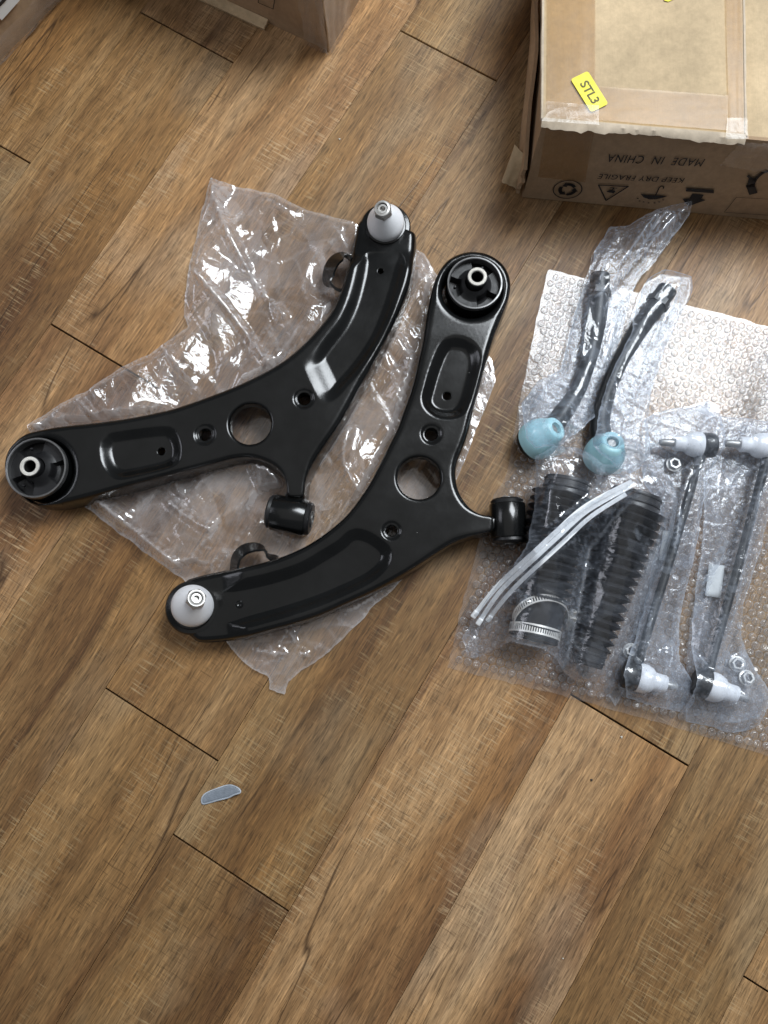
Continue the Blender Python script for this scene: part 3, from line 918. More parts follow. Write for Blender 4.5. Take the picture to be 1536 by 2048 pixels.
# ------------------------------------------------------------------ bubble wrap
def bubble_wrap():
    out = [(1095, 540), (1180, 561), (1260, 584), (1340, 604), (1370, 612), (1450, 630), (1536, 655), (1700, 700), (1700, 1556), (1536, 1512), (1400, 1470), (1250, 1426), (1120, 1390), (1000, 1361), (894, 1335), (920, 1225), (954, 1097), (986, 995), (1013, 948), (1022, 900), (1040, 795), (1062, 690)]
    loop = ccw(px_loop(out))
    q = np.vstack([loop, loop[:1]]); s = np.concatenate([[0], np.cumsum(np.hypot(*np.diff(q, axis=0).T))])
    m = int(s[-1] / 0.008); t = np.linspace(0, s[-1], m, endpoint=False)
    lp = np.stack([np.interp(t, s, q[:, 0]), np.interp(t, s, q[:, 1])], 1)
    lp = lp + RNG.normal(0, 0.0005, lp.shape)
    lo, hi = lp.min(0), lp.max(0); res = 0.007
    gx, gy = np.meshgrid(np.arange(lo[0], hi[0], res), np.arange(lo[1], hi[1], res)); gx[::2] += res / 2
    g = np.stack([gx.ravel(), gy.ravel()], 1); g = g[inside(g, lp)]; g = g[dist_line(g, lp) > 0.005]
    V, T, _ = triangulate(np.vstack([lp, g])); T = T[inside(V[T].mean(1), lp)]

    def wave(p):
        return 0.0012 + 0.0008 * (np.sin(p[:, 0] * 31 + p[:, 1] * 12) + 1) * 0.5
    Z = wave(V) + np.abs(pl_noise(V, 0.06, 0.0007, 77))
    Zv = [Vector((x, y, z)) for (x, y), z in zip(V, Z)]
    root = obj('bubble_wrap', Zv, T, MAT['wrap'], None, True, origin=(0.35, 0.1, 0))
    tag(root, 'flattened sheet of clear bubble wrap spread on the floor under the bagged parts', 'bubble wrap')
    # bubbles on a staggered grid, each a low dented dome
    sp = 0.0098; a = math.radians(-14)
    ca, sa = math.cos(a), math.sin(a)
    cs = []
    for i in range(-60, 60):
        for j in range(-70, 70):
            x = (i + 0.5 * (j % 2)) * sp; y = j * sp * 0.866
            cs.append((0.38 + x * ca - y * sa, 0.1 + x * sa + y * ca))
    cs = np.array(cs); cs = cs[inside(cs, lp)]; cs = cs[dist_line(cs, lp) > 0.0055]
    zc = wave(cs) + 0.0003
    vs = []; fs = []
    rg = np.random.default_rng(5)
    n = 10
    for (x, y), z in zip(cs, zc):
        b0 = len(vs); r = 0.0043 * rg.uniform(0.95, 1.03); h = 0.0034 * rg.uniform(0.5, 1.1)
        tx, ty = rg.normal(0, 0.12, 2)
        for rr, hh in ((1.0, 0.0), (0.90, 0.62), (0.62, 0.95), (0.3, 0.9)):
            for k in range(n):
                t = 2 * math.pi * k / n
                wob = 1 + rg.normal(0, 0.02)
                px_, py_ = r * rr * wob * math.cos(t), r * rr * wob * math.sin(t)
                dz = h * hh * (1 + rg.normal(0, 0.05)) + (px_ * tx + py_ * ty) * (1 if hh > 0.5 else 0)
                vs.append((x + px_, y + py_, z + max(0.0002 if hh > 0 else 0, dz)))
        vs.append((x, y, z + h * rg.uniform(0.5, 1.0)))
        for L in range(3):
            for k in range(n):
                j = (k + 1) % n
                fs.append((b0 + L * n + k, b0 + L * n + j, b0 + L * n + n + j, b0 + L * n + n + k))
        for k in range(n): fs.append((b0 + 3 * n + k, b0 + 3 * n + (k + 1) % n, b0 + 4 * n))
    b = obj('bubbles', vs, fs, MAT['wrap'], root, True)
    at = b.data.attributes.new('crease', 'FLOAT', 'POINT')
    at.data.foreach_set('value', np.tile(np.array([0.9] * n + [0.45] * n + [0.0] * n + [0.0] * n + [0.0], np.float32), len(cs)))
    tag(b, kind='stuff')


bubble_wrap()
WZ = 0.0045      # top of the bubble wrap


# ------------------------------------------------------------------ tie rod ends
def tie_rod_end(label, cap, cap_dir, stem, rs):
    z0 = WZ + 0.001
    c = P(*cap, z0 + 0.020)
    root = empty('tie_rod_end', (c.x, c.y, z0), label, 'tie rod end', 'pair of bagged tie rod ends')
    ax = Vector(cap_dir).normalized()
    R = 0.0195
    hs = MB().lathe([(0, -0.021), (R * 0.6, -0.0205), (R * 0.95, -0.016), (R, -0.010), (R, -0.002), (R * 0.8, 0.0)], c, ax, 40).build('ball_housing', MAT['steel'], root)
    MB().lathe([(R * 1.10, -0.010), (R * 1.14, -0.004), (R * 1.12, 0.004), (R * 0.98, 0.012), (R * 0.74, 0.021), (R * 0.66, 0.026), (R * 0.56, 0.0275), (R * 0.34, 0.027), (R * 0.32, 0.018)], c, ax, 44).build('boot_cap', MAT['aqua'], root, angle=50)
    MB().lathe([(R * 0.30, 0.005), (R * 0.30, 0.0225), (R * 0.22, 0.024), (0, 0.024)], c, ax, 20).build('stud', MAT['zinc'], hs, angle=30)
    pts = []; rad = []
    for (u, v, z, r) in stem:
        pts.append(P(u, v, z)); rad.append(r)
    # smooth resample, with thread rings near the end
    P3 = []; R3 = []
    n = len(pts)
    for i in range(n - 1):
        for k in range(14):
            t = k / 14.0; a_, b_, c_, d_ = pts[max(i - 1, 0)], pts[i], pts[i + 1], pts[min(i + 2, n - 1)]
            P3.append(0.5 * (2 * b_ + (c_ - a_) * t + (2 * a_ - 5 * b_ + 4 * c_ - d_) * t * t + (3 * b_ - a_ - 3 * c_ + d_) * t ** 3))
            tt = t * t * (3 - 2 * t); R3.append(rad[i] + (rad[i + 1] - rad[i]) * tt)
    P3.append(pts[-1]); R3.append(rad[-1])
    st = MB().tube(P3, R3, 20).build('stem', MAT['steel'], root, angle=45)
    a = (pts[-1] - pts[-2]).normalized()
    re = rad[-1]
    MB().lathe([(re * 0.9, 0.0002), (re * 0.95, 0.0012), (re * 0.55, 0.0012), (re * 0.5, -0.006), (0, -0.006)], pts[-1], a, 20).build('threaded_bore', MAT['rubber'], st, angle=40)
    nb = pts[-2].lerp(pts[-1], 0.25)
    MB().lathe([(rad[-2], -0.004), (rad[-2] * 1.22, -0.004), (rad[-2] * 1.22, 0.004), (rad[-2], 0.004)], nb, a, 6).build('jam_nut', MAT['steel'], root, angle=20)
    return root


tr1 = dict(cap=(1078, 877), cap_dir=(0.62, 0.26, 0.85), stem=[(1090, 872, 0.018, 0.013), (1120, 834, 0.020, 0.0110), (1152, 786, 0.020, 0.0092), (1173, 734, 0.019, 0.0088), (1186, 684, 0.018, 0.0100), (1193, 640, 0.018, 0.0112), (1197, 596, 0.018, 0.0116), (1200, 552, 0.018, 0.0116)])
tr2 = dict(cap=(1209, 908), cap_dir=(0.10, 0.28, 0.95), stem=[(1206, 890, 0.018, 0.013), (1200, 842, 0.020, 0.0110), (1216, 780, 0.020, 0.0092), (1240, 724, 0.020, 0.0088), (1264, 682, 0.019, 0.0100), (1286, 646, 0.018, 0.0112), (1310, 614, 0.018, 0.0116), (1334, 580, 0.018, 0.0116)])
tie_rod_end('black tie rod end with aqua cap, the one nearer the control arms', rs=1, **tr1)
tie_rod_end('black tie rod end with aqua cap, right one, its stem leaning over the bubble wrap', rs=2, **tr2)


def caps_of(tr, extra=0.0):
    L = []
    for (a, b) in zip(tr['stem'], tr['stem'][1:]):
        L.append((P(*a[:3]), a[3] + extra, P(*b[:3]), b[3] + extra))
    c = P(*tr['cap'], WZ + 0.021); e = c + Vector(tr['cap_dir']).normalized() * 0.026
    L.append((c, 0.0235, e, 0.0145))
    return L


film('parts_bag', [(1036, 872), (1036, 818), (1072, 772), (1117, 748), (1128, 702), (1144, 637), (1172, 556), (1184, 515), (1214, 466), (1248, 468), (1279, 453), (1359, 439), (1354, 466), (1306, 527), (1268, 572), (1250, 620), (1234, 690), (1214, 752), (1180, 844), (1138, 884), (1100, 914), (1056, 914), (1040, 895)],
     MAT['pbag'], 'narrow clear bag round the left tie rod end, its open mouth sticking up', 'plastic bag', base=WZ, res=0.0024, caps=caps_of(tr1, 0.001), seed=21, slope=0.75,
     crumple=((0.026, 0.0080, 4.0, 1.15), (0.014, 0.0020, 3.4, 1.3)), lifts=[(1355, 445, 0.030, 0.05), (1290, 520, 0.012, 0.05)], group='clear bags of the steering parts',
     folds=[([(1355, 445), (1290, 510), (1240, 560), (1180, 620)], 0.008, 0.008), ([(1240, 600), (1215, 680), (1200, 760)], 0.008, 0.007)])
film('parts_bag', [(1166, 900), (1172, 866), (1188, 818), (1212, 754), (1246, 690), (1261, 627), (1285, 572), (1318, 551), (1377, 559), (1377, 588), (1343, 663), (1325, 702), (1296, 800), (1280, 846), (1279, 922), (1266, 946), (1243, 958), (1203, 946), (1176, 925)],
     MAT['pbag'], 'narrow clear bag wrapped round the right tie rod end', 'plastic bag', base=WZ, res=0.0024, caps=caps_of(tr2, 0.001), seed=22, slope=0.75,
     crumple=((0.026, 0.0080, 4.0, 1.05), (0.014, 0.0020, 3.4, 0.9)), group='clear bags of the steering parts',
     folds=[([(1345, 575), (1330, 630), (1300, 690)], 0.006, 0.006), ([(1210, 770), (1220, 830), (1230, 860)], 0.008, 0.006)])


# ------------------------------------------------------------------ rack boots, clamp, cable ties
def bellows(label, p0, p1, z0, z1, ra, rb, nrib, colr=0.020):
    a, b = P(*p0, z0), P(*p1, z1)
    ax = (b - a); L = ax.length
    root = empty('rack_boot', (a.x, a.y, WZ), label, 'rubber boot', 'pair of bagged rubber boots')
    prof = [(ra * 0.60, 0.0), (ra * 0.66, 0.0), (ra * 0.68, 0.001), (ra * 0.68, 0.016), (ra * 0.74, 0.019)]
    s0, s1 = 0.020, L - colr
    N = nrib * 8
    for i in range(N + 1):
        t = i / N
        r = ra + (rb - ra) * t
        ph = (t * nrib) % 1.0
        w = abs(2 * ph - 1)                    # peaked ribs, rounded valleys
        k = 0.64 + 0.36 * (w ** 0.85)
        prof.append((r * k, s0 + (s1 - s0) * t))
    prof += [(rb * 0.80, L - colr + 0.002), (rb * 0.78, L - 0.001), (rb * 0.75, L), (rb * 0.66, L), (rb * 0.64, L - 0.01)]

    def jit(r, h, t, k):
        s = 1 + 0.02 * math.sin(2 * t + h * 40) + 0.012 * math.sin(3 * t + 90 * h)
        return r * s, h + 0.0012 * math.sin(t + h * 50)
    MB().lathe(prof, a, ax, 64, jit).build('corrugated_sleeve', MAT['bellows'], root, angle=60)
    for (rr, h, nm) in ((ra * 0.685, 0.008, 'wide_collar'), (rb * 0.79, L - 0.010, 'narrow_collar')):
        MB().lathe([(rr, -0.005), (rr + 0.0012, -0.0045), (rr + 0.0012, -0.003), (rr + 0.0002, -0.0025), (rr + 0.0002, 0.0025), (rr + 0.0012, 0.003), (rr + 0.0012, 0.0045), (rr, 0.005)], a + ax.normalized() * h, ax, 56).build('collar', MAT['bellows'], root, angle=40)
    return (a, ra, b, rb)


bw1 = bellows('ribbed black rubber boot behind the white cable ties, nearest the control arm', (1136, 958), (1066, 1280), 0.0385, 0.034, 0.0350, 0.0325, 13, 0.046)
bw2 = bellows('ribbed black rubber boot tapering towards the floor, next to the stabiliser rods', (1274, 985), (1172, 1330), 0.0425, 0.029, 0.0385, 0.0215, 16)

# two slotted hose clamps
def hose_clamp(label, cc, cax, rc, wc, t0, t1, ts):
    """Slotted steel band from angle t0 to t1 round the axis, with its screw housing at ts."""
    cl = empty('hose_clamp', (cc.x, cc.y, WZ), label, 'hose clamp', 'slotted hose clamps in the boot bag')
    az = Vector(cax).normalized()
    ex = (Vector((1, 0, 0)) - az * az.x).normalized(); ey = az.cross(ex)
    full = t1 - t0 > 359
    N = int((t1 - t0) / 360.0 * 132)
    rows = N if full else N + 1
    vs = []; fs = []
    pol = lambda t, rr, h: cc + (ex * math.cos(t) + ey * math.sin(t)) * rr + az * h
    for k in range(rows):
        t = math.radians(t0 + (t1 - t0) * k / N)
        for h in (-wc / 2, -wc * 0.30, wc * 0.30, wc / 2):
            for rr in (rc, rc - 0.0007): vs.append(pol(t, rr, h))
    for k in range(N):
        j = (k + 1) % rows
        for m in range(3):
            if m == 1 and k % 2: continue
            a0, a1 = k * 8 + m * 2, j * 8 + m * 2
            fs += [(a0, a1, a1 + 2, a0 + 2), (a0 + 1, a0 + 3, a1 + 3, a1 + 1)]
        for m in (0, 3):
            a0, a1 = k * 8 + m * 2, j * 8 + m * 2
            fs.append((a0, a0 + 1, a1 + 1, a1))
    MB().add(vs, fs).build('slotted_band', MAT['knurl'], cl, angle=30)
    ts = math.radians(ts)
    hd = pol(ts, rc + 0.0035, 0); rad_ = ex * math.cos(ts) + ey * math.sin(ts); tan = -ex * math.sin(ts) + ey * math.cos(ts)
    scr = MB().box(hd, (0.0085, 0.0036, 0.0060), Matrix((tan, rad_, az)).transposed()).build('screw_housing', MAT['zinc'], cl, smooth=False)
    MB().lathe([(0.0034, 0.0), (0.0034, 0.005), (0.003, 0.006), (0.0012, 0.006), (0.0012, 0.004), (0, 0.004)], hd + tan * 0.0085, tan, 12).build('screw_head', MAT['zinc'], scr, angle=30)


bax = (bw1[2] - bw1[0]).normalized()
c1 = bw1[2] - bax * 0.0085
hose_clamp('slotted metal hose clamp fitted round the bottom end of the nearer rubber boot', c1, (bax.x + 0.02, bax.y, 0.10), 0.0272, 0.0098, 0, 360, -75)
c2 = bw1[2] - bax * 0.024 + Vector((0.001, 0, 0.0095))
hose_clamp('open arched metal hose clamp lying over the nearer rubber boot, above the fitted one', c2, (0.10, -0.72, 0.69), 0.0290, 0.0100, -20, 200, -14)


def cable_tie(label, pts, w, k):
    pp = [P(*p) for p in pts]
    xy = smooth_loop([(p.x, p.y) for p in pp], 0.004, closed=False)
    zs = np.interp(np.linspace(0, 1, len(xy)), np.linspace(0, 1, len(pp)), [p.z for p in pp])
    path = [Vector((x, y, z)) for (x, y), z in zip(xy, zs)]
    root = empty('cable_tie', (path[0].x, path[0].y, WZ), label, 'cable tie', 'white cable ties in the boot bag')
    t0 = (path[1] - path[0]).normalized()

    def wd(i):
        t = (path[min(i + 1, len(path) - 1)] - path[max(i - 1, 0)]).normalized()
        return Vector((0, 0, 1)).cross(t)
    MB().strip(path, wd, w, 0.0014).build('strap', MAT['nylon'], root, angle=30)
    s = Vector((0, 0, 1)).cross(t0).normalized(); n = t0.cross(s)
    hb = MB().box(path[0] - t0 * 0.003, (0.0042, w * 0.62, 0.0034), Matrix((t0, s, n)).transposed()).build('head', MAT['nylon'], root, smooth=False)
    m = hb.modifiers.new('bevel', 'BEVEL'); m.width = 0.0012; m.segments = 2


cable_tie('white cable tie on the boot bag, uppermost of the bundle', [(953, 1224, 0.022), (992, 1176, 0.040), (1048, 1124, 0.075), (1112, 1064, 0.081), (1172, 1012, 0.084), (1264, 963, 0.084)], 0.0050, 0)
cable_tie('white cable tie on the boot bag, middle one of the bundle', [(962, 1238, 0.020), (1000, 1184, 0.039), (1053, 1133, 0.074), (1117, 1073, 0.080), (1177, 1020, 0.0825), (1262, 972, 0.0835)], 0.0046, 1)
cable_tie('white cable tie on the boot bag, lowest one, nearest the hose clamp', [(982, 1232, 0.020), (1020, 1186, 0.048), (1066, 1141, 0.0745), (1126, 1085, 0.079), (1182, 1033, 0.081), (1252, 988, 0.0835)], 0.0044, 2)

tiecap = [(P(958, 1222, 0.022), 0.006, P(1040, 1136, 0.070), 0.006), (P(1040, 1136, 0.070), 0.006, P(1150, 1044, 0.081), 0.006), (P(1150, 1044, 0.081), 0.006, P(1262, 974, 0.083), 0.006)]
clampcap = [(c2 + Vector((-0.018, 0.014, 0.014)), 0.008, c2 + Vector((0.018, 0.014, 0.014)), 0.008)]
film('parts_bag', [(1058, 928), (1092, 912), (1131, 920), (1198, 950), (1262, 952), (1290, 976), (1322, 1020), (1324, 1070), (1312, 1124), (1300, 1208), (1285, 1278), (1262, 1340), (1240, 1387), (1226, 1412), (1212, 1393), (1170, 1390), (1170, 1359), (1136, 1359), (1100, 1322), (1069, 1296), (1008, 1282), (952, 1316), (935, 1314), (922, 1277), (936, 1256), (940, 1236), (1002, 1150), (1033, 1108), (1052, 1040), (1056, 975)],
     MAT['bbag'], 'clear bag holding the two black rubber boots and white cable ties', 'plastic bag', base=WZ, res=0.0026, caps=[bw1, bw2] + tiecap + clampcap, seed=31, slope=1.5,
     crumple=((0.030, 0.0060, 3.4, 1.2), (0.016, 0.0018, 3.0, 2.2)), group='clear bags of the steering parts', lifts=[(926, 1296, 0.014, 0.011)])


# ------------------------------------------------------------------ stabiliser links
def stud_joint(root, c, ax, R, long):
    h = MB().lathe([(0, -0.0125), (R * 0.75, -0.0125), (R * 0.95, -0.011), (R, -0.008), (R, 0.002), (R * 0.92, 0.0035), (R * 0.8, 0.0035)], c, ax, 36).build('ball_housing', MAT['steel'], root, angle=40)
    b = MB().lathe([(R * 0.98, 0.0036), (R * 1.04, 0.005), (R * 1.02, 0.012), (R * 0.86, 0.018), (R * 0.66, 0.021), (R * 0.62, 0.024), (R * 0.62, 0.032), (R * 0.55, 0.034), (0, 0.034)], c, ax, 36).build('boot', MAT['white'], root, angle=40)
    MB().lathe([(R * 0.30, 0.033), (R * 0.30, 0.034 + long), (R * 0.22, 0.0355 + long), (0, 0.0355 + long)], c, ax, 18).build('stud', MAT['zinc'], b, angle=40)


def link(label, top, tdir, bot, bdir, R=0.0150):
    zc = WZ + 0.0165
    a, b = P(*top, zc), P(*bot, zc)
    root = empty('stabiliser_link', (b.x, b.y, WZ), label, 'stabiliser link', 'pair of bagged stabiliser links')
    d = (b - a).normalized()
    MB().tube([a + d * 0.010, a + d * 0.020, a + d * 0.03, a.lerp(b, 0.5) + Vector((0.001, 0, 0)), b - d * 0.03, b - d * 0.020, b - d * 0.010], [0.0058, 0.0054, 0.0047, 0.0047, 0.0047, 0.0054, 0.0062], 18).build('rod', MAT['steel'], root, angle=40)
    stud_joint(root, a, Vector(tdir).normalized(), R * 0.92, 0.014)
    stud_joint(root, b, Vector(bdir).normalized(), R, 0.010)
    return a, b


l1 = link('thin black stabiliser link rod with white end caps, next to the rubber boots', (1408, 890), (-1, 0.06, 0.05), (1268, 1352), (0.95, -0.25, 0.06))
l2 = link('thin black stabiliser link rod with white end caps, nearest the edge of the picture', (1540, 893), (-1, 0.08, 0.02), (1410, 1368), (0.93, -0.33, 0.08))


def nut(label, p, tilt, r=0.0070):
    c = P(*p, WZ + 0.003)
    ax = Vector(tilt).normalized()
    mb = MB()
    mb.lathe([(r * 0.55, 0.0), (r, 0.0), (r * 1.0, 0.0045), (r * 0.9, 0.0056), (r * 0.62, 0.0056), (r * 0.55, 0.005), (r * 0.55, 0.0)], c, ax, 6 if r < 0.008 else 24)
    mb.lathe([(r * 0.9, 0.0), (r * 1.22, 0.0), (r * 1.22, 0.0011), (r * 0.9, 0.0016)], c, ax, 28)
    o = mb.build('flange_nut', MAT['zinc'], None, angle=30, origin=(c.x, c.y, WZ))
    tag(o, label, 'nut', 'loose flange nuts in the link bags')


nut('small flange nut under the upper end of the link next to the rubber boots', (1347, 929), (0.05, 0.1, 1))
nut('small flange nut beside the lower end of the link next to the rubber boots', (1262, 1302), (-0.1, 0.15, 1))
nut('upper of two flange nuts beside the lower end of the outer link', (1474, 1328), (-0.1, 0.1, 1))
nut('lower of two flange nuts beside the lower end of the outer link', (1493, 1356), (0.05, 0.15, 1))


def paper(label, corners, z):
    n = 6; vs = []; c = [P(*q, z) for q in corners]
    for i in range(n + 1):
        for j in range(n + 1):
            p = c[0].lerp(c[1], i / n).lerp(c[3].lerp(c[2], i / n), j / n)
            vs.append(p + Vector((0, 0, 0.0012 * math.sin(i * 0.9) * math.cos(j * 0.7))))
    fs = [(i * (n + 1) + j, (i + 1) * (n + 1) + j, (i + 1) * (n + 1) + j + 1, i * (n + 1) + j + 1) for i in range(n) for j in range(n)]
    o = obj('paper_slip', vs, fs, MAT['paper'], None, True, origin=c[0])
    m = o.modifiers.new('thick', 'SOLIDIFY'); m.thickness = 0.0003
    tag(o, label, 'paper slip')


paper('blank white paper slip in the bag of the outer stabiliser link', [(1418, 1128), (1450, 1131), (1440, 1196), (1410, 1191)], WZ + 0.003)
paper('blank pale paper slip half hidden behind the rod next to the rubber boots', [(1326, 1062), (1352, 1064), (1346, 1122), (1318, 1120)], WZ + 0.003)


def link_caps(a, b, t, d):
    t = Vector(t).normalized(); d = Vector(d).normalized()
    return [(a, 0.006, b, 0.006), (a - t * 0.01, 0.0145, a + t * 0.018, 0.0145), (a + t * 0.018, 0.0105, a + t * 0.05, 0.006), (b - d * 0.01, 0.0155, b + d * 0.018, 0.0155), (b + d * 0.018, 0.0105, b + d * 0.045, 0.006)]


film('parts_bag', [(1279, 905), (1281, 846), (1305, 830), (1375, 816), (1410, 804), (1433, 817), (1432, 860), (1424, 911), (1402, 960), (1394, 1020), (1384, 1108), (1368, 1175), (1352, 1251), (1352, 1320), (1378, 1372), (1380, 1402), (1360, 1424), (1283, 1405), (1240, 1392), (1228, 1345), (1258, 1282), (1284, 1180), (1300, 1110), (1318, 1064), (1306, 999), (1284, 972)],
     MAT['pbag'], 'long clear bag round the stabiliser link next to the rubber boots', 'plastic bag', base=WZ, res=0.0025, caps=link_caps(*l1, (-1, 0.06, 0.05), (0.95, -0.25, 0.06)), seed=41, slope=0.8,
     crumple=((0.024, 0.0058, 4.5, 1.30), (0.013, 0.0015, 3.6, 1.4)), group='clear bags of the steering parts',
     folds=[([(1330, 1000), (1310, 1120), (1280, 1250)], 0.005, 0.005), ([(1385, 1000), (1370, 1120), (1345, 1260)], 0.006, 0.005)])
film('parts_bag', [(1424, 905), (1432, 836), (1462, 841), (1506, 848), (1546, 858), (1620, 870), (1618, 930), (1540, 950), (1524, 1020), (1510, 1108), (1497, 1140), (1473, 1210), (1473, 1262), (1487, 1301), (1506, 1339), (1533, 1393), (1512, 1446), (1484, 1461), (1449, 1464), (1410, 1449), (1368, 1440), (1360, 1412), (1370, 1340), (1376, 1251), (1387, 1175), (1398, 1110), (1404, 1040), (1402, 960)],
     MAT['pbag'], 'long clear bag round the outer stabiliser link and its two nuts', 'plastic bag', base=WZ, res=0.0025, caps=link_caps(*l2, (-1, 0.08, 0.02), (0.93, -0.33, 0.08)), seed=43, slope=0.8,
     crumple=((0.024, 0.0058, 4.5, 1.30), (0.013, 0.0015, 3.6, 1.4)), group='clear bags of the steering parts',
     folds=[([(1490, 1000), (1470, 1120), (1440, 1260)], 0.005, 0.005), ([(1375, 1425), (1430, 1440), (1500, 1430)], 0.006, 0.006)])


# ------------------------------------------------------------------ cardboard boxes
def rough_panel(name, quad, th, mat, parent, n=14, amp=0.001, seed=0, edge=0.0):
    """A cardboard panel over four corners with slightly buckled faces and uneven edges."""
    rg = np.random.default_rng(seed)
    a, b, c, d = [Vector(x) for x in quad]
    nn = (b - a).cross(d - a).normalized()
    vs = []; fs = []
    w = rg.normal(0, 1, (5, 5))
    for side in (0, 1):
        for i in range(n + 1):
            for j in range(n + 1):
                s, t = i / n, j / n
                p = a.lerp(b, s).lerp(d.lerp(c, s), t)
                x, y = s * 3.999, t * 3.999; i0, j0 = int(x), int(y); fx, fy = x - i0, y - j0
                fx, fy = fx * fx * (3 - 2 * fx), fy * fy * (3 - 2 * fy)
                h = (w[i0, j0] * (1 - fx) + w[i0 + 1, j0] * fx) * (1 - fy) + (w[i0, j0 + 1] * (1 - fx) + w[i0 + 1, j0 + 1] * fx) * fy
                p = p + nn * (h * amp - (th if side else 0))
                if edge and (i in (0, n) or j in (0, n)):
                    p = p + ((a + c) / 2 - p).normalized() * abs(edge * math.sin(i * 2.3 + seed) * math.cos(j * 1.7 + seed))
                vs.append(p)
    N = (n + 1) ** 2
    for i in range(n):
        for j in range(n):
            q = i * (n + 1) + j
            fs.append((q, q + n + 1, q + n + 2, q + 1)); fs.append((N + q, N + q + 1, N + q + n + 2, N + q + n + 1))
    rim = [i * (n + 1) for i in range(n + 1)] + [n * (n + 1) + j for j in range(1, n + 1)] + [i * (n + 1) + n for i in range(n - 1, -1, -1)] + [j for j in range(n - 1, 0, -1)]
    for k in range(len(rim)):
        i, j = rim[k], rim[(k + 1) % len(rim)]
        fs.append((i, N + i, N + j, j))
    return obj(name, vs, fs, mat, parent, True, None, 40)


def tape_strip(name, quad, mat, parent, lift=0.0008, n=10, seed=0, amp=0.00012):
    a, b, c, d = [Vector(x) for x in quad]
    nn = (b - a).cross(d - a).normalized()
    rg = np.random.default_rng(seed); vs = []; fs = []
    for i in range(n + 1):
        for j in range(n + 1):
            s, t = i / n, j / n
            vs.append(a.lerp(b, s).lerp(d.lerp(c, s), t) + nn * (lift + abs(rg.normal(0, amp))))
    for i in range(n):
        for j in range(n):
            q = i * (n + 1) + j; fs.append((q, q + n + 1, q + n + 2, q + 1))
    return obj(name, vs, fs, mat, parent, True)


class Face:
    """A flat panel one can print on: x along it, y up it, n out of it."""
    def __init__(s, o, x, y):
        s.o = Vector(o); s.x = Vector(x).normalized(); s.y = Vector(y).normalized(); s.n = s.x.cross(s.y).normalized()

    def at(s, u, v):
        p = ray_plane(u, v, s.o, s.n) - s.o
        return p.dot(s.x), p.dot(s.y)

    def pt(s, x, y, h=0.0016): return s.o + s.x * x + s.y * y + s.n * h


def text_mesh(txt, spacing=1.0, shear=0.0, offset=0.0):
    cu = bpy.data.curves.new('txt', 'FONT'); cu.body = txt; cu.space_character = spacing; cu.shear = shear; cu.offset = offset
    o = bpy.data.objects.new('txt', cu); COL.objects.link(o)
    dg = bpy.context.evaluated_depsgraph_get()
    me = bpy.data.meshes.new_from_object(o.evaluated_get(dg))
    v = np.array([tuple(x.co)[:2] for x in me.vertices]); f = [tuple(p.vertices) for p in me.polygons]
    bpy.data.objects.remove(o); bpy.data.curves.remove(cu); bpy.data.meshes.remove(me)
    lo, hi = v.min(0), v.max(0)
    return (v - (lo + hi) / 2) / (hi - lo), f          # unit box centred on zero


def print_text(face, txt, cx, cy, w, h, mat, parent, rot=0.0, spacing=1.0, shear=0.0, lift=0.0016, name='printed_text', offset=0.0):
    v, f = text_mesh(txt, spacing, shear, offset)
    c, s = math.cos(rot), math.sin(rot)
    vs = [face.pt(cx + (x * w) * c - (y * h) * s, cy + (x * w) * s + (y * h) * c, lift) for x, y in v]
    return obj(name, vs, f, mat, parent, False)


def poly_print(face, polys, mat, parent, name, lift=0.0016):
    vs = []; fs = []
    for p in polys:
        fs.append(tuple(range(len(vs), len(vs) + len(p)))); vs += [face.pt(x, y, lift) for x, y in p]
    return obj(name, vs, fs, mat, parent, False)


def stroke(pts, w, closed=False):
    """Polyline as quads."""
    out = []; n = len(pts)
    for i in range(n if closed else n - 1):
        a = np.array(pts[i]); b = np.array(pts[(i + 1) % n]); d = b - a; d = d / (np.linalg.norm(d) + 1e-9); m = np.array([-d[1], d[0]]) * w / 2; e = d * w * 0.3
        out.append([a - m - e, b - m + e, b + m + e, a + m - e])
    return out


# --- box at the right
BH = 0.128
A0 = P(1045, 395); A1 = P(1536, 440)
bx = (A1 - A0).normalized(); by = Vector((-bx.y, bx.x, 0)); bz_ = Vector((0, 0, 1))
A0t = P(1086, 243, BH)
W, D = 0.43, 0.40
box = empty('cardboard_box', A0, 'large taped cardboard box with yellow sticker on top and black print on its side', 'cardboard box')
f0, f1 = A0, A0 + bx * W
t0 = Vector((A0t.x, A0t.y, BH)); t1 = t0 + bx * W
rough_panel('front_panel', [f0 + bz_ * 0.001, f1 + bz_ * 0.001, t1, t0], 0.004, MAT['cardf'], box, amp=0.0007, seed=1)
rough_panel('side_panel', [f0 + by * D + bz_ * 0.001, f0 + bz_ * 0.001, t0, t0 + by * D], 0.004, MAT['cardf'], box, amp=0.0009, seed=2)
rough_panel('back_panel', [f1 + by * D, f0 + by * D, t0 + by * D, t1 + by * D], 0.004, MAT['cardf'], box, amp=0.0008, seed=3)
rough_panel('side_panel', [f1, f1 + by * D, t1 + by * D, t1], 0.004, MAT['cardf'], box, amp=0.0008, seed=4)
# lower top flap runs right across, upper flap covers its left part
rough_panel('top_flap', [t0 - bz_ * 0.0015 + by * 0.002, t1 - bz_ * 0.0015 + by * 0.002, t1 + by * D - bz_ * 0.0015, t0 + by * D - bz_ * 0.0015], 0.004, MAT['card'], box, amp=0.0006, seed=5)
zt2 = BH + 0.006
u0, u1 = P(1084, 238, zt2), P(1492, 272, zt2)
u3, u2 = P(1088, -260, zt2), P(1484, -240, zt2)
rough_panel('top_flap', [u0, u1, u2, u3], 0.0045, MAT['card'], box, n=20, amp=0.0004, seed=6, edge=0.0012)
top = Face(u0, (u1 - u0), Vector((-(u1 - u0).y, (u1 - u0).x, 0)))


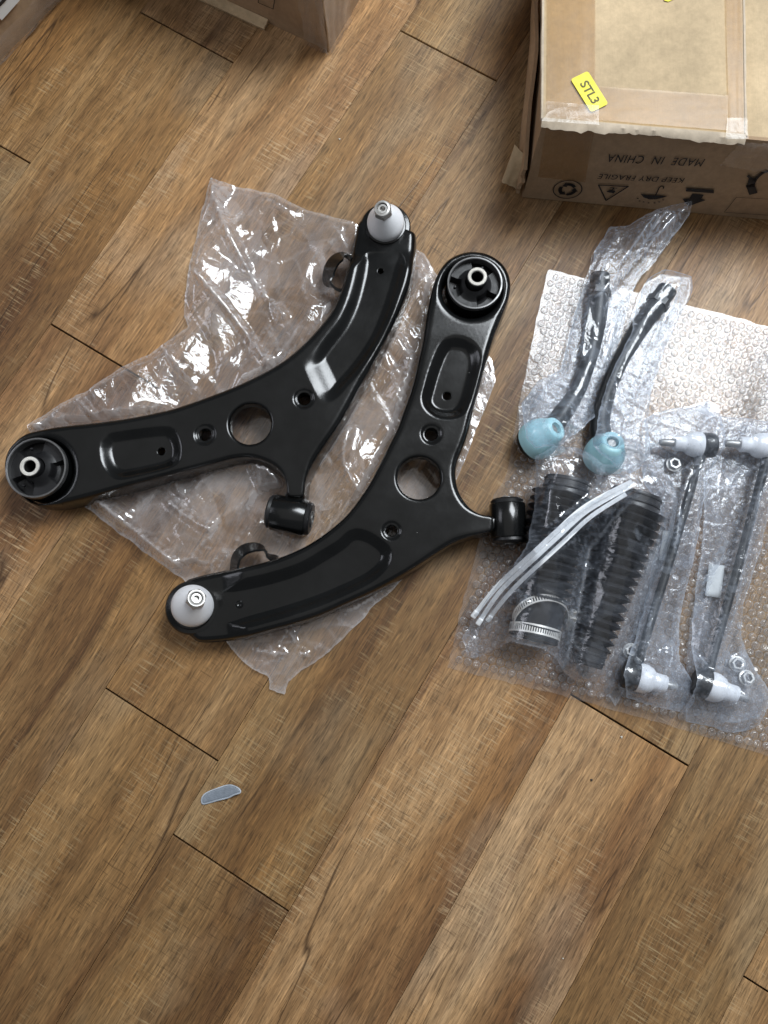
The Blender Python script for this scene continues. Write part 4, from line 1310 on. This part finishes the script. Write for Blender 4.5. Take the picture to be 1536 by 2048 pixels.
def topq(pl, h=0.0): return [P(u, v, zt2 + h) for u, v in pl]


# torn corrugated edge along the front of the upper flap
rgE = np.random.default_rng(8)
n = 60; vs = []; fs = []
for i in range(n + 1):
    s = i / n; p = u0.lerp(u1, s)
    wv_ = 0.0060 + 0.0030 * (math.sin(s * 9) * 0.5 + 0.5) + rgE.normal(0, 0.0006)
    gapn = 0.0015 if 0.22 < s < 0.26 else 0
    for dy, dz in ((0.001, 0.0012), (-wv_ * 0.5 + gapn, 0.0004 + rgE.normal(0, 0.0003)), (-wv_ + gapn, -0.003 + rgE.normal(0, 0.0005)), (-wv_ * 0.6 + gapn, -0.0062)):
        vs.append(p + by * dy + bz_ * dz)
for i in range(n):
    for k in range(3): fs.append((i * 4 + k, i * 4 + k + 1, i * 4 + 5 + k, i * 4 + 4 + k))
obj('torn_edge', vs, fs, MAT['torn'], box, True, None, 40)
n = 30
for (a, b, sgn) in ((u0, u3, -1), (u1, u2, 1)):                  # rolled left and right edges of the flap
    vs = []; fs = []
    for i in range(n + 1):
        p = a.lerp(b, i / n); w_ = 0.0016 + rgE.normal(0, 0.0003)
        for dx, dz in ((-0.0012, 0.0009), (w_ * 0.6, 0.0008), (w_, -0.002), (w_ * 0.7, -0.006)):
            vs.append(p + bx * dx * sgn + bz_ * dz)
    for i in range(n):
        for k in range(3):
            q_ = i * 4 + k; fs.append((q_, q_ + 1, q_ + 5, q_ + 4) if sgn > 0 else (q_ + 4, q_ + 5, q_ + 1, q_))
    obj('flap_edge', vs, fs, MAT['torn'], box, True, None, 40)
tape_strip('tape', topq([(1092, 235), (1190, 244), (1190, -200), (1096, -200)]), MAT['tape'], box, 0.0016, 12, 1)
tape_strip('tape', topq([(1192, 242), (1455, 263), (1455, 193), (1188, 174)]), MAT['tape'], box, 0.0016, 12, 2)
tape_strip('tape', topq([(1457, 265), (1489, 268), (1480, -200), (1444, -200)]), MAT['tape'], box, 0.0016, 12, 3)
tape_strip('clear_tape', topq([(1080, 246), (1196, 254), (1196, 216), (1090, 206)]), MAT['cltape'], box, 0.0032, 6, 4, 0.0004)
tape_strip('clear_tape', topq([(1448, 282), (1494, 282), (1492, 240), (1452, 240)]), MAT['cltape'], box, 0.0032, 5, 5, 0.0004)
tape_strip('clear_tape', topq([(1097, 90), (1130, 0), (1138, 0), (1105, 96)]), MAT['cltape'], box, 0.0030, 6, 6, 0.0008)
# loose flap hanging down beside the left wall
rough_panel('loose_flap', [P(1030, 388, 0.010), P(1046, 340, 0.062), P(1085, -120, 0.062), P(1075, -110, 0.010)][::1], 0.004, MAT['cardf'], box, n=14, amp=0.0015, seed=9, edge=0.003)
rough_panel('corner_tab', [P(1003, 366, 0.012), P(1032, 379, 0.006), P(1056, 318, 0.045), P(1030, 290, 0.045)], 0.004, MAT['card'], box, n=8, amp=0.0012, seed=10, edge=0.002)
# sticker
stc = [(1140, 162), (1176, 148), (1216, 213), (1181, 228)]
sc3 = [P(u, v, zt2) for u, v in stc]
sx = (sc3[3] - sc3[0]); sy = (sc3[1] - sc3[0])
sw, sh_ = sx.length, sy.length
sx.normalize(); sy = (sy - sx * sy.dot(sx)).normalized()
sf = Face(sc3[0], sx, sy)
rad = 0.0028; ring_ = []
for (cx_, cy_, a0) in ((sw - rad, rad, -90), (sw - rad, sh_ - rad, 0), (rad, sh_ - rad, 90), (rad, rad, 180)):
    for k in range(6):
        a = math.radians(a0 + 90 * k / 5); ring_.append((cx_ + rad * math.cos(a), cy_ + rad * math.sin(a)))
stick = poly_print(sf, [ring_], MAT['yellow'], box, 'sticker', 0.0026)
print_text(sf, 'STL3', sw * 0.52, sh_ * 0.50, sw * 0.62, sh_ * 0.46, MAT['stext'], stick, 0, 0.95, lift=0.0029, offset=0.012)
poly_print(sf, [[sf.at(u, v) for u, v in ((1320, -30), (1328, 3), (1336, 5), (1356, -4), (1346, -36))]], MAT['yellow'], box, 'sticker', 0.0012)

# black print on the front panel, upside down
ff = Face(f0, bx, (t0 - f0).normalized())


def L(u, v): return ff.at(u, v)


def up_text(txt, uvc, uvl, uvr, h, **k):
    c = L(*uvc); l, r = L(*uvl), L(*uvr)
    w = math.hypot(r[0] - l[0], r[1] - l[1]); a = math.atan2(r[1] - l[1], r[0] - l[0])
    print_text(ff, txt, c[0], c[1], w, h, MAT['ink'], box, a + math.pi, **k)


def vh(u, v0, v1): return abs(L(u, v0)[1] - L(u, v1)[1])


up_text('MADE  IN  CHINA', (1310, 319), (1215, 314), (1406, 324), vh(1310, 311, 327), spacing=1.12, shear=0.12)
up_text('KEEP DRY FRAGILE', (1281, 355), (1195, 350), (1366, 359), vh(1280, 350, 360), spacing=1.05, shear=0.12)


def ell(cu, cv, ru, rv, n=40):
    c = L(cu, cv); rx = abs(L(cu + ru, cv)[0] - c[0]); ry = vh(cu, cv, cv + rv)
    return c, rx, ry, [(c[0] + rx * math.cos(2 * math.pi * k / n), c[1] + ry * math.sin(2 * math.pi * k / n)) for k in range(n)]


c, rx, ry, ring1 = ell(1135, 377, 29, 18)
polys = stroke(ring1, 0.0013, True)
for k in range(3):
    a0 = math.radians(90 + 120 * k)
    arc = [(c[0] + rx * 0.52 * math.cos(a0 + math.radians(x)), c[1] + ry * 0.56 * math.sin(a0 + math.radians(x))) for x in range(-48, 28, 12)]
    polys += stroke(arc, 0.0042)
    a1 = a0 + math.radians(20); a2 = a0 + math.radians(58)
    polys.append([(c[0] + rx * 0.26 * math.cos(a1), c[1] + ry * 0.28 * math.sin(a1)), (c[0] + rx * 0.78 * math.cos(a1), c[1] + ry * 0.82 * math.sin(a1)), (c[0] + rx * 0.54 * math.cos(a2), c[1] + ry * 0.58 * math.sin(a2))])
poly_print(ff, polys, MAT['ink'], box, 'recycling_mark')
polys = stroke([L(1197, 368), L(1256, 371), L(1212, 399)], 0.0016, True)
g = L(1222, 380)
polys += [[(g[0] - 0.005, g[1] - 0.002), (g[0] + 0.004, g[1] - 0.004), (g[0] + 0.005, g[1] + 0.001), (g[0] - 0.002, g[1] + 0.002)]] + stroke([(g[0], g[1]), (g[0] + 0.0015, g[1] + 0.006)], 0.0013) + stroke([(g[0] - 0.003, g[1] + 0.006), (g[0] + 0.005, g[1] + 0.006)], 0.0012)
poly_print(ff, polys, MAT['ink'], box, 'fragile_mark')
um = [L(u, v) for u, v in ((1281, 386), (1294, 388), (1335, 390), (1324, 394), (1312, 397), (1298, 397), (1287, 393))]
polys = [um] + stroke([L(u, v) for u, v in ((1311, 388), (1315, 380), (1318, 373), (1323, 370), (1327, 372), (1326, 375))], 0.0013)
for (u, v) in ((1275, 395), (1279, 400), (1287, 402), (1297, 404), (1309, 404), (1318, 402), (1326, 398)):
    c = L(u, v); polys.append([(c[0] - 0.0011, c[1] - 0.0008), (c[0] + 0.0011, c[1] - 0.0008), (c[0] + 0.0011, c[1] + 0.0008), (c[0] - 0.0011, c[1] + 0.0008)])
poly_print(ff, polys, MAT['ink'], box, 'keep_dry_mark')
polys = [[L(u, v) for u, v in ((1372, 374), (1427, 378), (1427, 385), (1371, 381))],
         [L(u, v) for u, v in ((1384, 386), (1407, 388), (1402, 396), (1410, 399), (1376, 411), (1364, 396), (1378, 395))]]
poly_print(ff, polys, MAT['ink'], box, 'this_way_up_mark')
polys = stroke([L(u, v) for u, v in ((1536, 340), (1524, 344), (1514, 352), (1506, 362))], 0.0040) + stroke([L(u, v) for u, v in ((1495, 350), (1503, 357), (1510, 360))], 0.0030) + stroke([L(u, v) for u, v in ((1504, 358), (1500, 370), (1505, 384))], 0.0085)
poly_print(ff, polys, MAT['ink'], box, 'handling_mark')
poly_print(ff, stroke([L(u, v) for u, v in ((1472, 393), (1570, 399), (1560, 431), (1448, 423))], 0.0006, True), MAT['ink'], box, 'printed_frame')


def ffq(pl): return [ff.pt(*L(u, v), 0.0) for u, v in pl]


tape_strip('clear_tape', ffq([(1438, 328), (1560, 345), (1560, 284), (1478, 281)]), MAT['cltape'], box, 0.0020, 12, 11, 0.0009)
tape_strip('tape', ffq([(1076, 352), (1170, 362), (1188, 256), (1092, 250)]), MAT['tape'], box, 0.0019, 10, 12)

# --- box at the top of the frame
def corner_box(name, label, c, left, right, h, extra):
    C = P(*c); l = (P(*left) - C).normalized(); r = Vector((-l.y, l.x, 0))
    if r.dot(P(*right) - C) < 0: r = -r
    wl, wr = 0.34, 0.42
    root = empty(name, C, label, 'cardboard box')
    z = Vector((0, 0, 1))
    rough_panel('side_panel', [C + l * wl, C, C + z * h, C + l * wl + z * h], 0.004, MAT['cardf'], root, amp=0.001, seed=extra)
    rough_panel('side_panel', [C, C + r * wr, C + r * wr + z * h, C + z * h], 0.004, MAT['cardf'], root, amp=0.001, seed=extra + 1)
    rough_panel('side_panel', [C + r * wr, C + r * wr + l * wl, C + r * wr + l * wl + z * h, C + r * wr + z * h], 0.004, MAT['cardf'], root, amp=0.001, seed=extra + 2)
    rough_panel('side_panel', [C + r * wr + l * wl, C + l * wl, C + l * wl + z * h, C + r * wr + l * wl + z * h], 0.004, MAT['cardf'], root, amp=0.001, seed=extra + 3)
    rough_panel('top_flap', [C + z * h, C + r * wr + z * h, C + r * wr + l * wl + z * h, C + l * wl + z * h], 0.004, MAT['card'], root, amp=0.001, seed=extra + 4)
    return root, C, l, r


mb_, C, l_, r__ = corner_box('cardboard_box', 'cardboard box standing at the top of the picture, one taped corner towards the camera', (657, 104), (440, 2), (762, 3), 0.17, 20)
zz = Vector((0, 0, 1))
nl, nr_ = -r__, -l_
tape_strip('clear_tape', [C + l_ * 0.03 + zz * 0.001 + nl * 0.0035, C + zz * 0.001 + nl * 0.0035 + nr_ * 0.003, C + zz * 0.16 + nl * 0.0035 + nr_ * 0.003, C + l_ * 0.03 + zz * 0.16 + nl * 0.0035], MAT['cltape'], mb_, 0.0003, 14, 30, 0.0016)
tape_strip('clear_tape', [C + zz * 0.001 + nl * 0.0035 + nr_ * 0.0035, C + r__ * 0.05 + zz * 0.001 + nr_ * 0.0035, C + r__ * 0.05 + zz * 0.16 + nr_ * 0.0035, C + zz * 0.16 + nl * 0.0035 + nr_ * 0.0035], MAT['cltape'], mb_, 0.0003, 14, 31, 0.0016)
rough_panel('bottom_flap', [C + l_ * 0.30 + nl * 0.014 + zz * 0.0045, C + l_ * 0.085 + nl * 0.012 + zz * 0.0045, C + l_ * 0.085 + zz * 0.0075, C + l_ * 0.30 + zz * 0.0075], 0.004, MAT['card'], mb_, n=8, amp=0.0006, seed=33, edge=0.001)
fl = Face(C, -l_, zz)
pr = [fl.at(u, v) for u, v in ((548, 15), (553, -12), (522, -16), (518, 2))]
poly_print(fl, stroke(pr, 0.001, True), MAT['ink'], mb_, 'printed_frame', 0.0024)

# --- box cut by the top left corner
C2 = P(0, 124); E2 = P(119, 0)
e2 = (E2 - C2).normalized(); n2 = Vector((-e2.y, e2.x, 0))
if n2.x > 0: n2 = -n2
s0 = C2 - e2 * 0.12; s1 = E2 + e2 * 0.22; h2 = 0.15
lb = empty('cardboard_box', s0, 'cardboard box cut off by the top left corner of the picture', 'cardboard box')
rough_panel('side_panel', [s0, s1, s1 + zz * h2, s0 + zz * h2], 0.004, MAT['cardf'], lb, amp=0.0012, seed=40)
rough_panel('side_panel', [s1, s1 + n2 * 0.3, s1 + n2 * 0.3 + zz * h2, s1 + zz * h2], 0.004, MAT['cardf'], lb, amp=0.001, seed=41)
rough_panel('side_panel', [s0 + n2 * 0.3, s0, s0 + zz * h2, s0 + n2 * 0.3 + zz * h2], 0.004, MAT['cardf'], lb, amp=0.001, seed=42)
rough_panel('top_flap', [s0 + zz * h2, s1 + zz * h2, s1 + n2 * 0.3 + zz * h2, s0 + n2 * 0.3 + zz * h2], 0.004, MAT['card'], lb, amp=0.001, seed=43)
sfc = Face(s0, e2, zz)
lq = [sfc.at(u, v) for u, v in ((0, 38), (36, -2), (10, -30), (-28, 8))]
lab = poly_print(sfc, [lq], MAT['paper'], lb, 'shipping_label', 0.003)
bars = []
for k, (a, b) in enumerate(((0.55, 0.72), (0.80, 0.86))):
    p = [np.array(x) for x in lq]
    e_ = lambda s, t: (p[0] * (1 - s) + p[1] * s) * (1 - t) + (p[3] * (1 - s) + p[2] * s) * t
    bars.append([e_(0.1, a), e_(0.72, a), e_(0.72, b), e_(0.1, b)])
poly_print(sfc, bars, MAT['label_ink'], lab, 'label_print', 0.0036)
tape_strip('clear_tape', [s0 - n2 * 0.003 + zz * 0.002, s1 - n2 * 0.003 + zz * 0.002, s1 - n2 * 0.003 + zz * 0.03, s0 - n2 * 0.003 + zz * 0.03], MAT['cltape'], lb, 0.0006, 18, 44, 0.0012)

# ------------------------------------------------------------------ scrap on the floor
fr = [(405, 1607), (404, 1596), (412, 1586), (432, 1577), (456, 1569), (470, 1570), (481, 1576), (483, 1583), (470, 1588), (458, 1594), (436, 1600), (416, 1606)]
lp = ccw(smooth_loop(px_loop(fr), 0.0012))
root = empty('plastic_fragment', P(440, 1588), 'small curved sliver of grey plastic lying alone on the floor', 'plastic fragment')
V, T, _ = triangulate(np.vstack([lp, offset_loop(lp, 0.0015), offset_loop(lp, 0.003), RNG.uniform(lp.min(0), lp.max(0), (160, 2))]))
T = T[inside(V[T].mean(1), lp)]; d = sdf(V, lp)
cur = 0.0016 + 0.0050 * ((V[:, 0] - V[:, 0].min()) / np.ptp(V[:, 0])) ** 1.6
obj('sliver', [Vector((x, y, c - 0.0011 * (1 - sstep(np.array(dd / 0.002))))) for (x, y), c, dd in zip(V, cur, d)], T, MAT['grey'], root, True)
n = len(lp); vs = []; fs = []
for off, dz in ((-0.0003, -0.0022), (-0.0005, 0.0), (0.0004, 0.0004), (0.0010, -0.0004)):
    o_ = offset_loop(lp, off)
    for (x, y) in o_:
        c = 0.0016 + 0.0050 * min(max((x - V[:, 0].min()) / np.ptp(V[:, 0]), 0), 1) ** 1.6
        vs.append((x, y, max(0.0002, c + dz - 0.0004)))
for k in range(3):
    for i in range(n): fs.append((k * n + i, k * n + (i + 1) % n, (k + 1) * n + (i + 1) % n, (k + 1) * n + i))
obj('broken_edge', vs, fs, MAT['pale'], root, True, None, 50)

for (u, v, r, lab) in ((679, 278, 0.0013, 'tiny pale crumb on the floor below the box corner'), (1243, 1474, 0.0013, 'tiny pale crumb on the floor below the bubble wrap'), (1126, 1917, 0.0008, 'tiny pale speck near the bottom of the floor'), (1183, 1560, 0.0013, 'tiny dark crumb on the pale plank below the bubble wrap'), (422, 357, 0.001, 'tiny pale crumb beside the top corner of the large bag')):
    c = P(u, v, r * 0.5)
    mb = MB().lathe([(0, -r * 0.5), (r * 0.8, -r * 0.3), (r, 0.1 * r), (r * 0.5, r * 0.5), (0, r * 0.6)], c, (0.1, 0.2, 1), 7, lambda r_, h_, t_, k_: (r_ * (1 + 0.3 * math.sin(3 * t_ + k_)), h_))
    o = mb.build('crumb', MAT['ink'] if 'dark' in lab else MAT['speck'], None, smooth=False, origin=(c.x, c.y, 0)); tag(o, lab, 'crumb', 'crumbs on the floor')
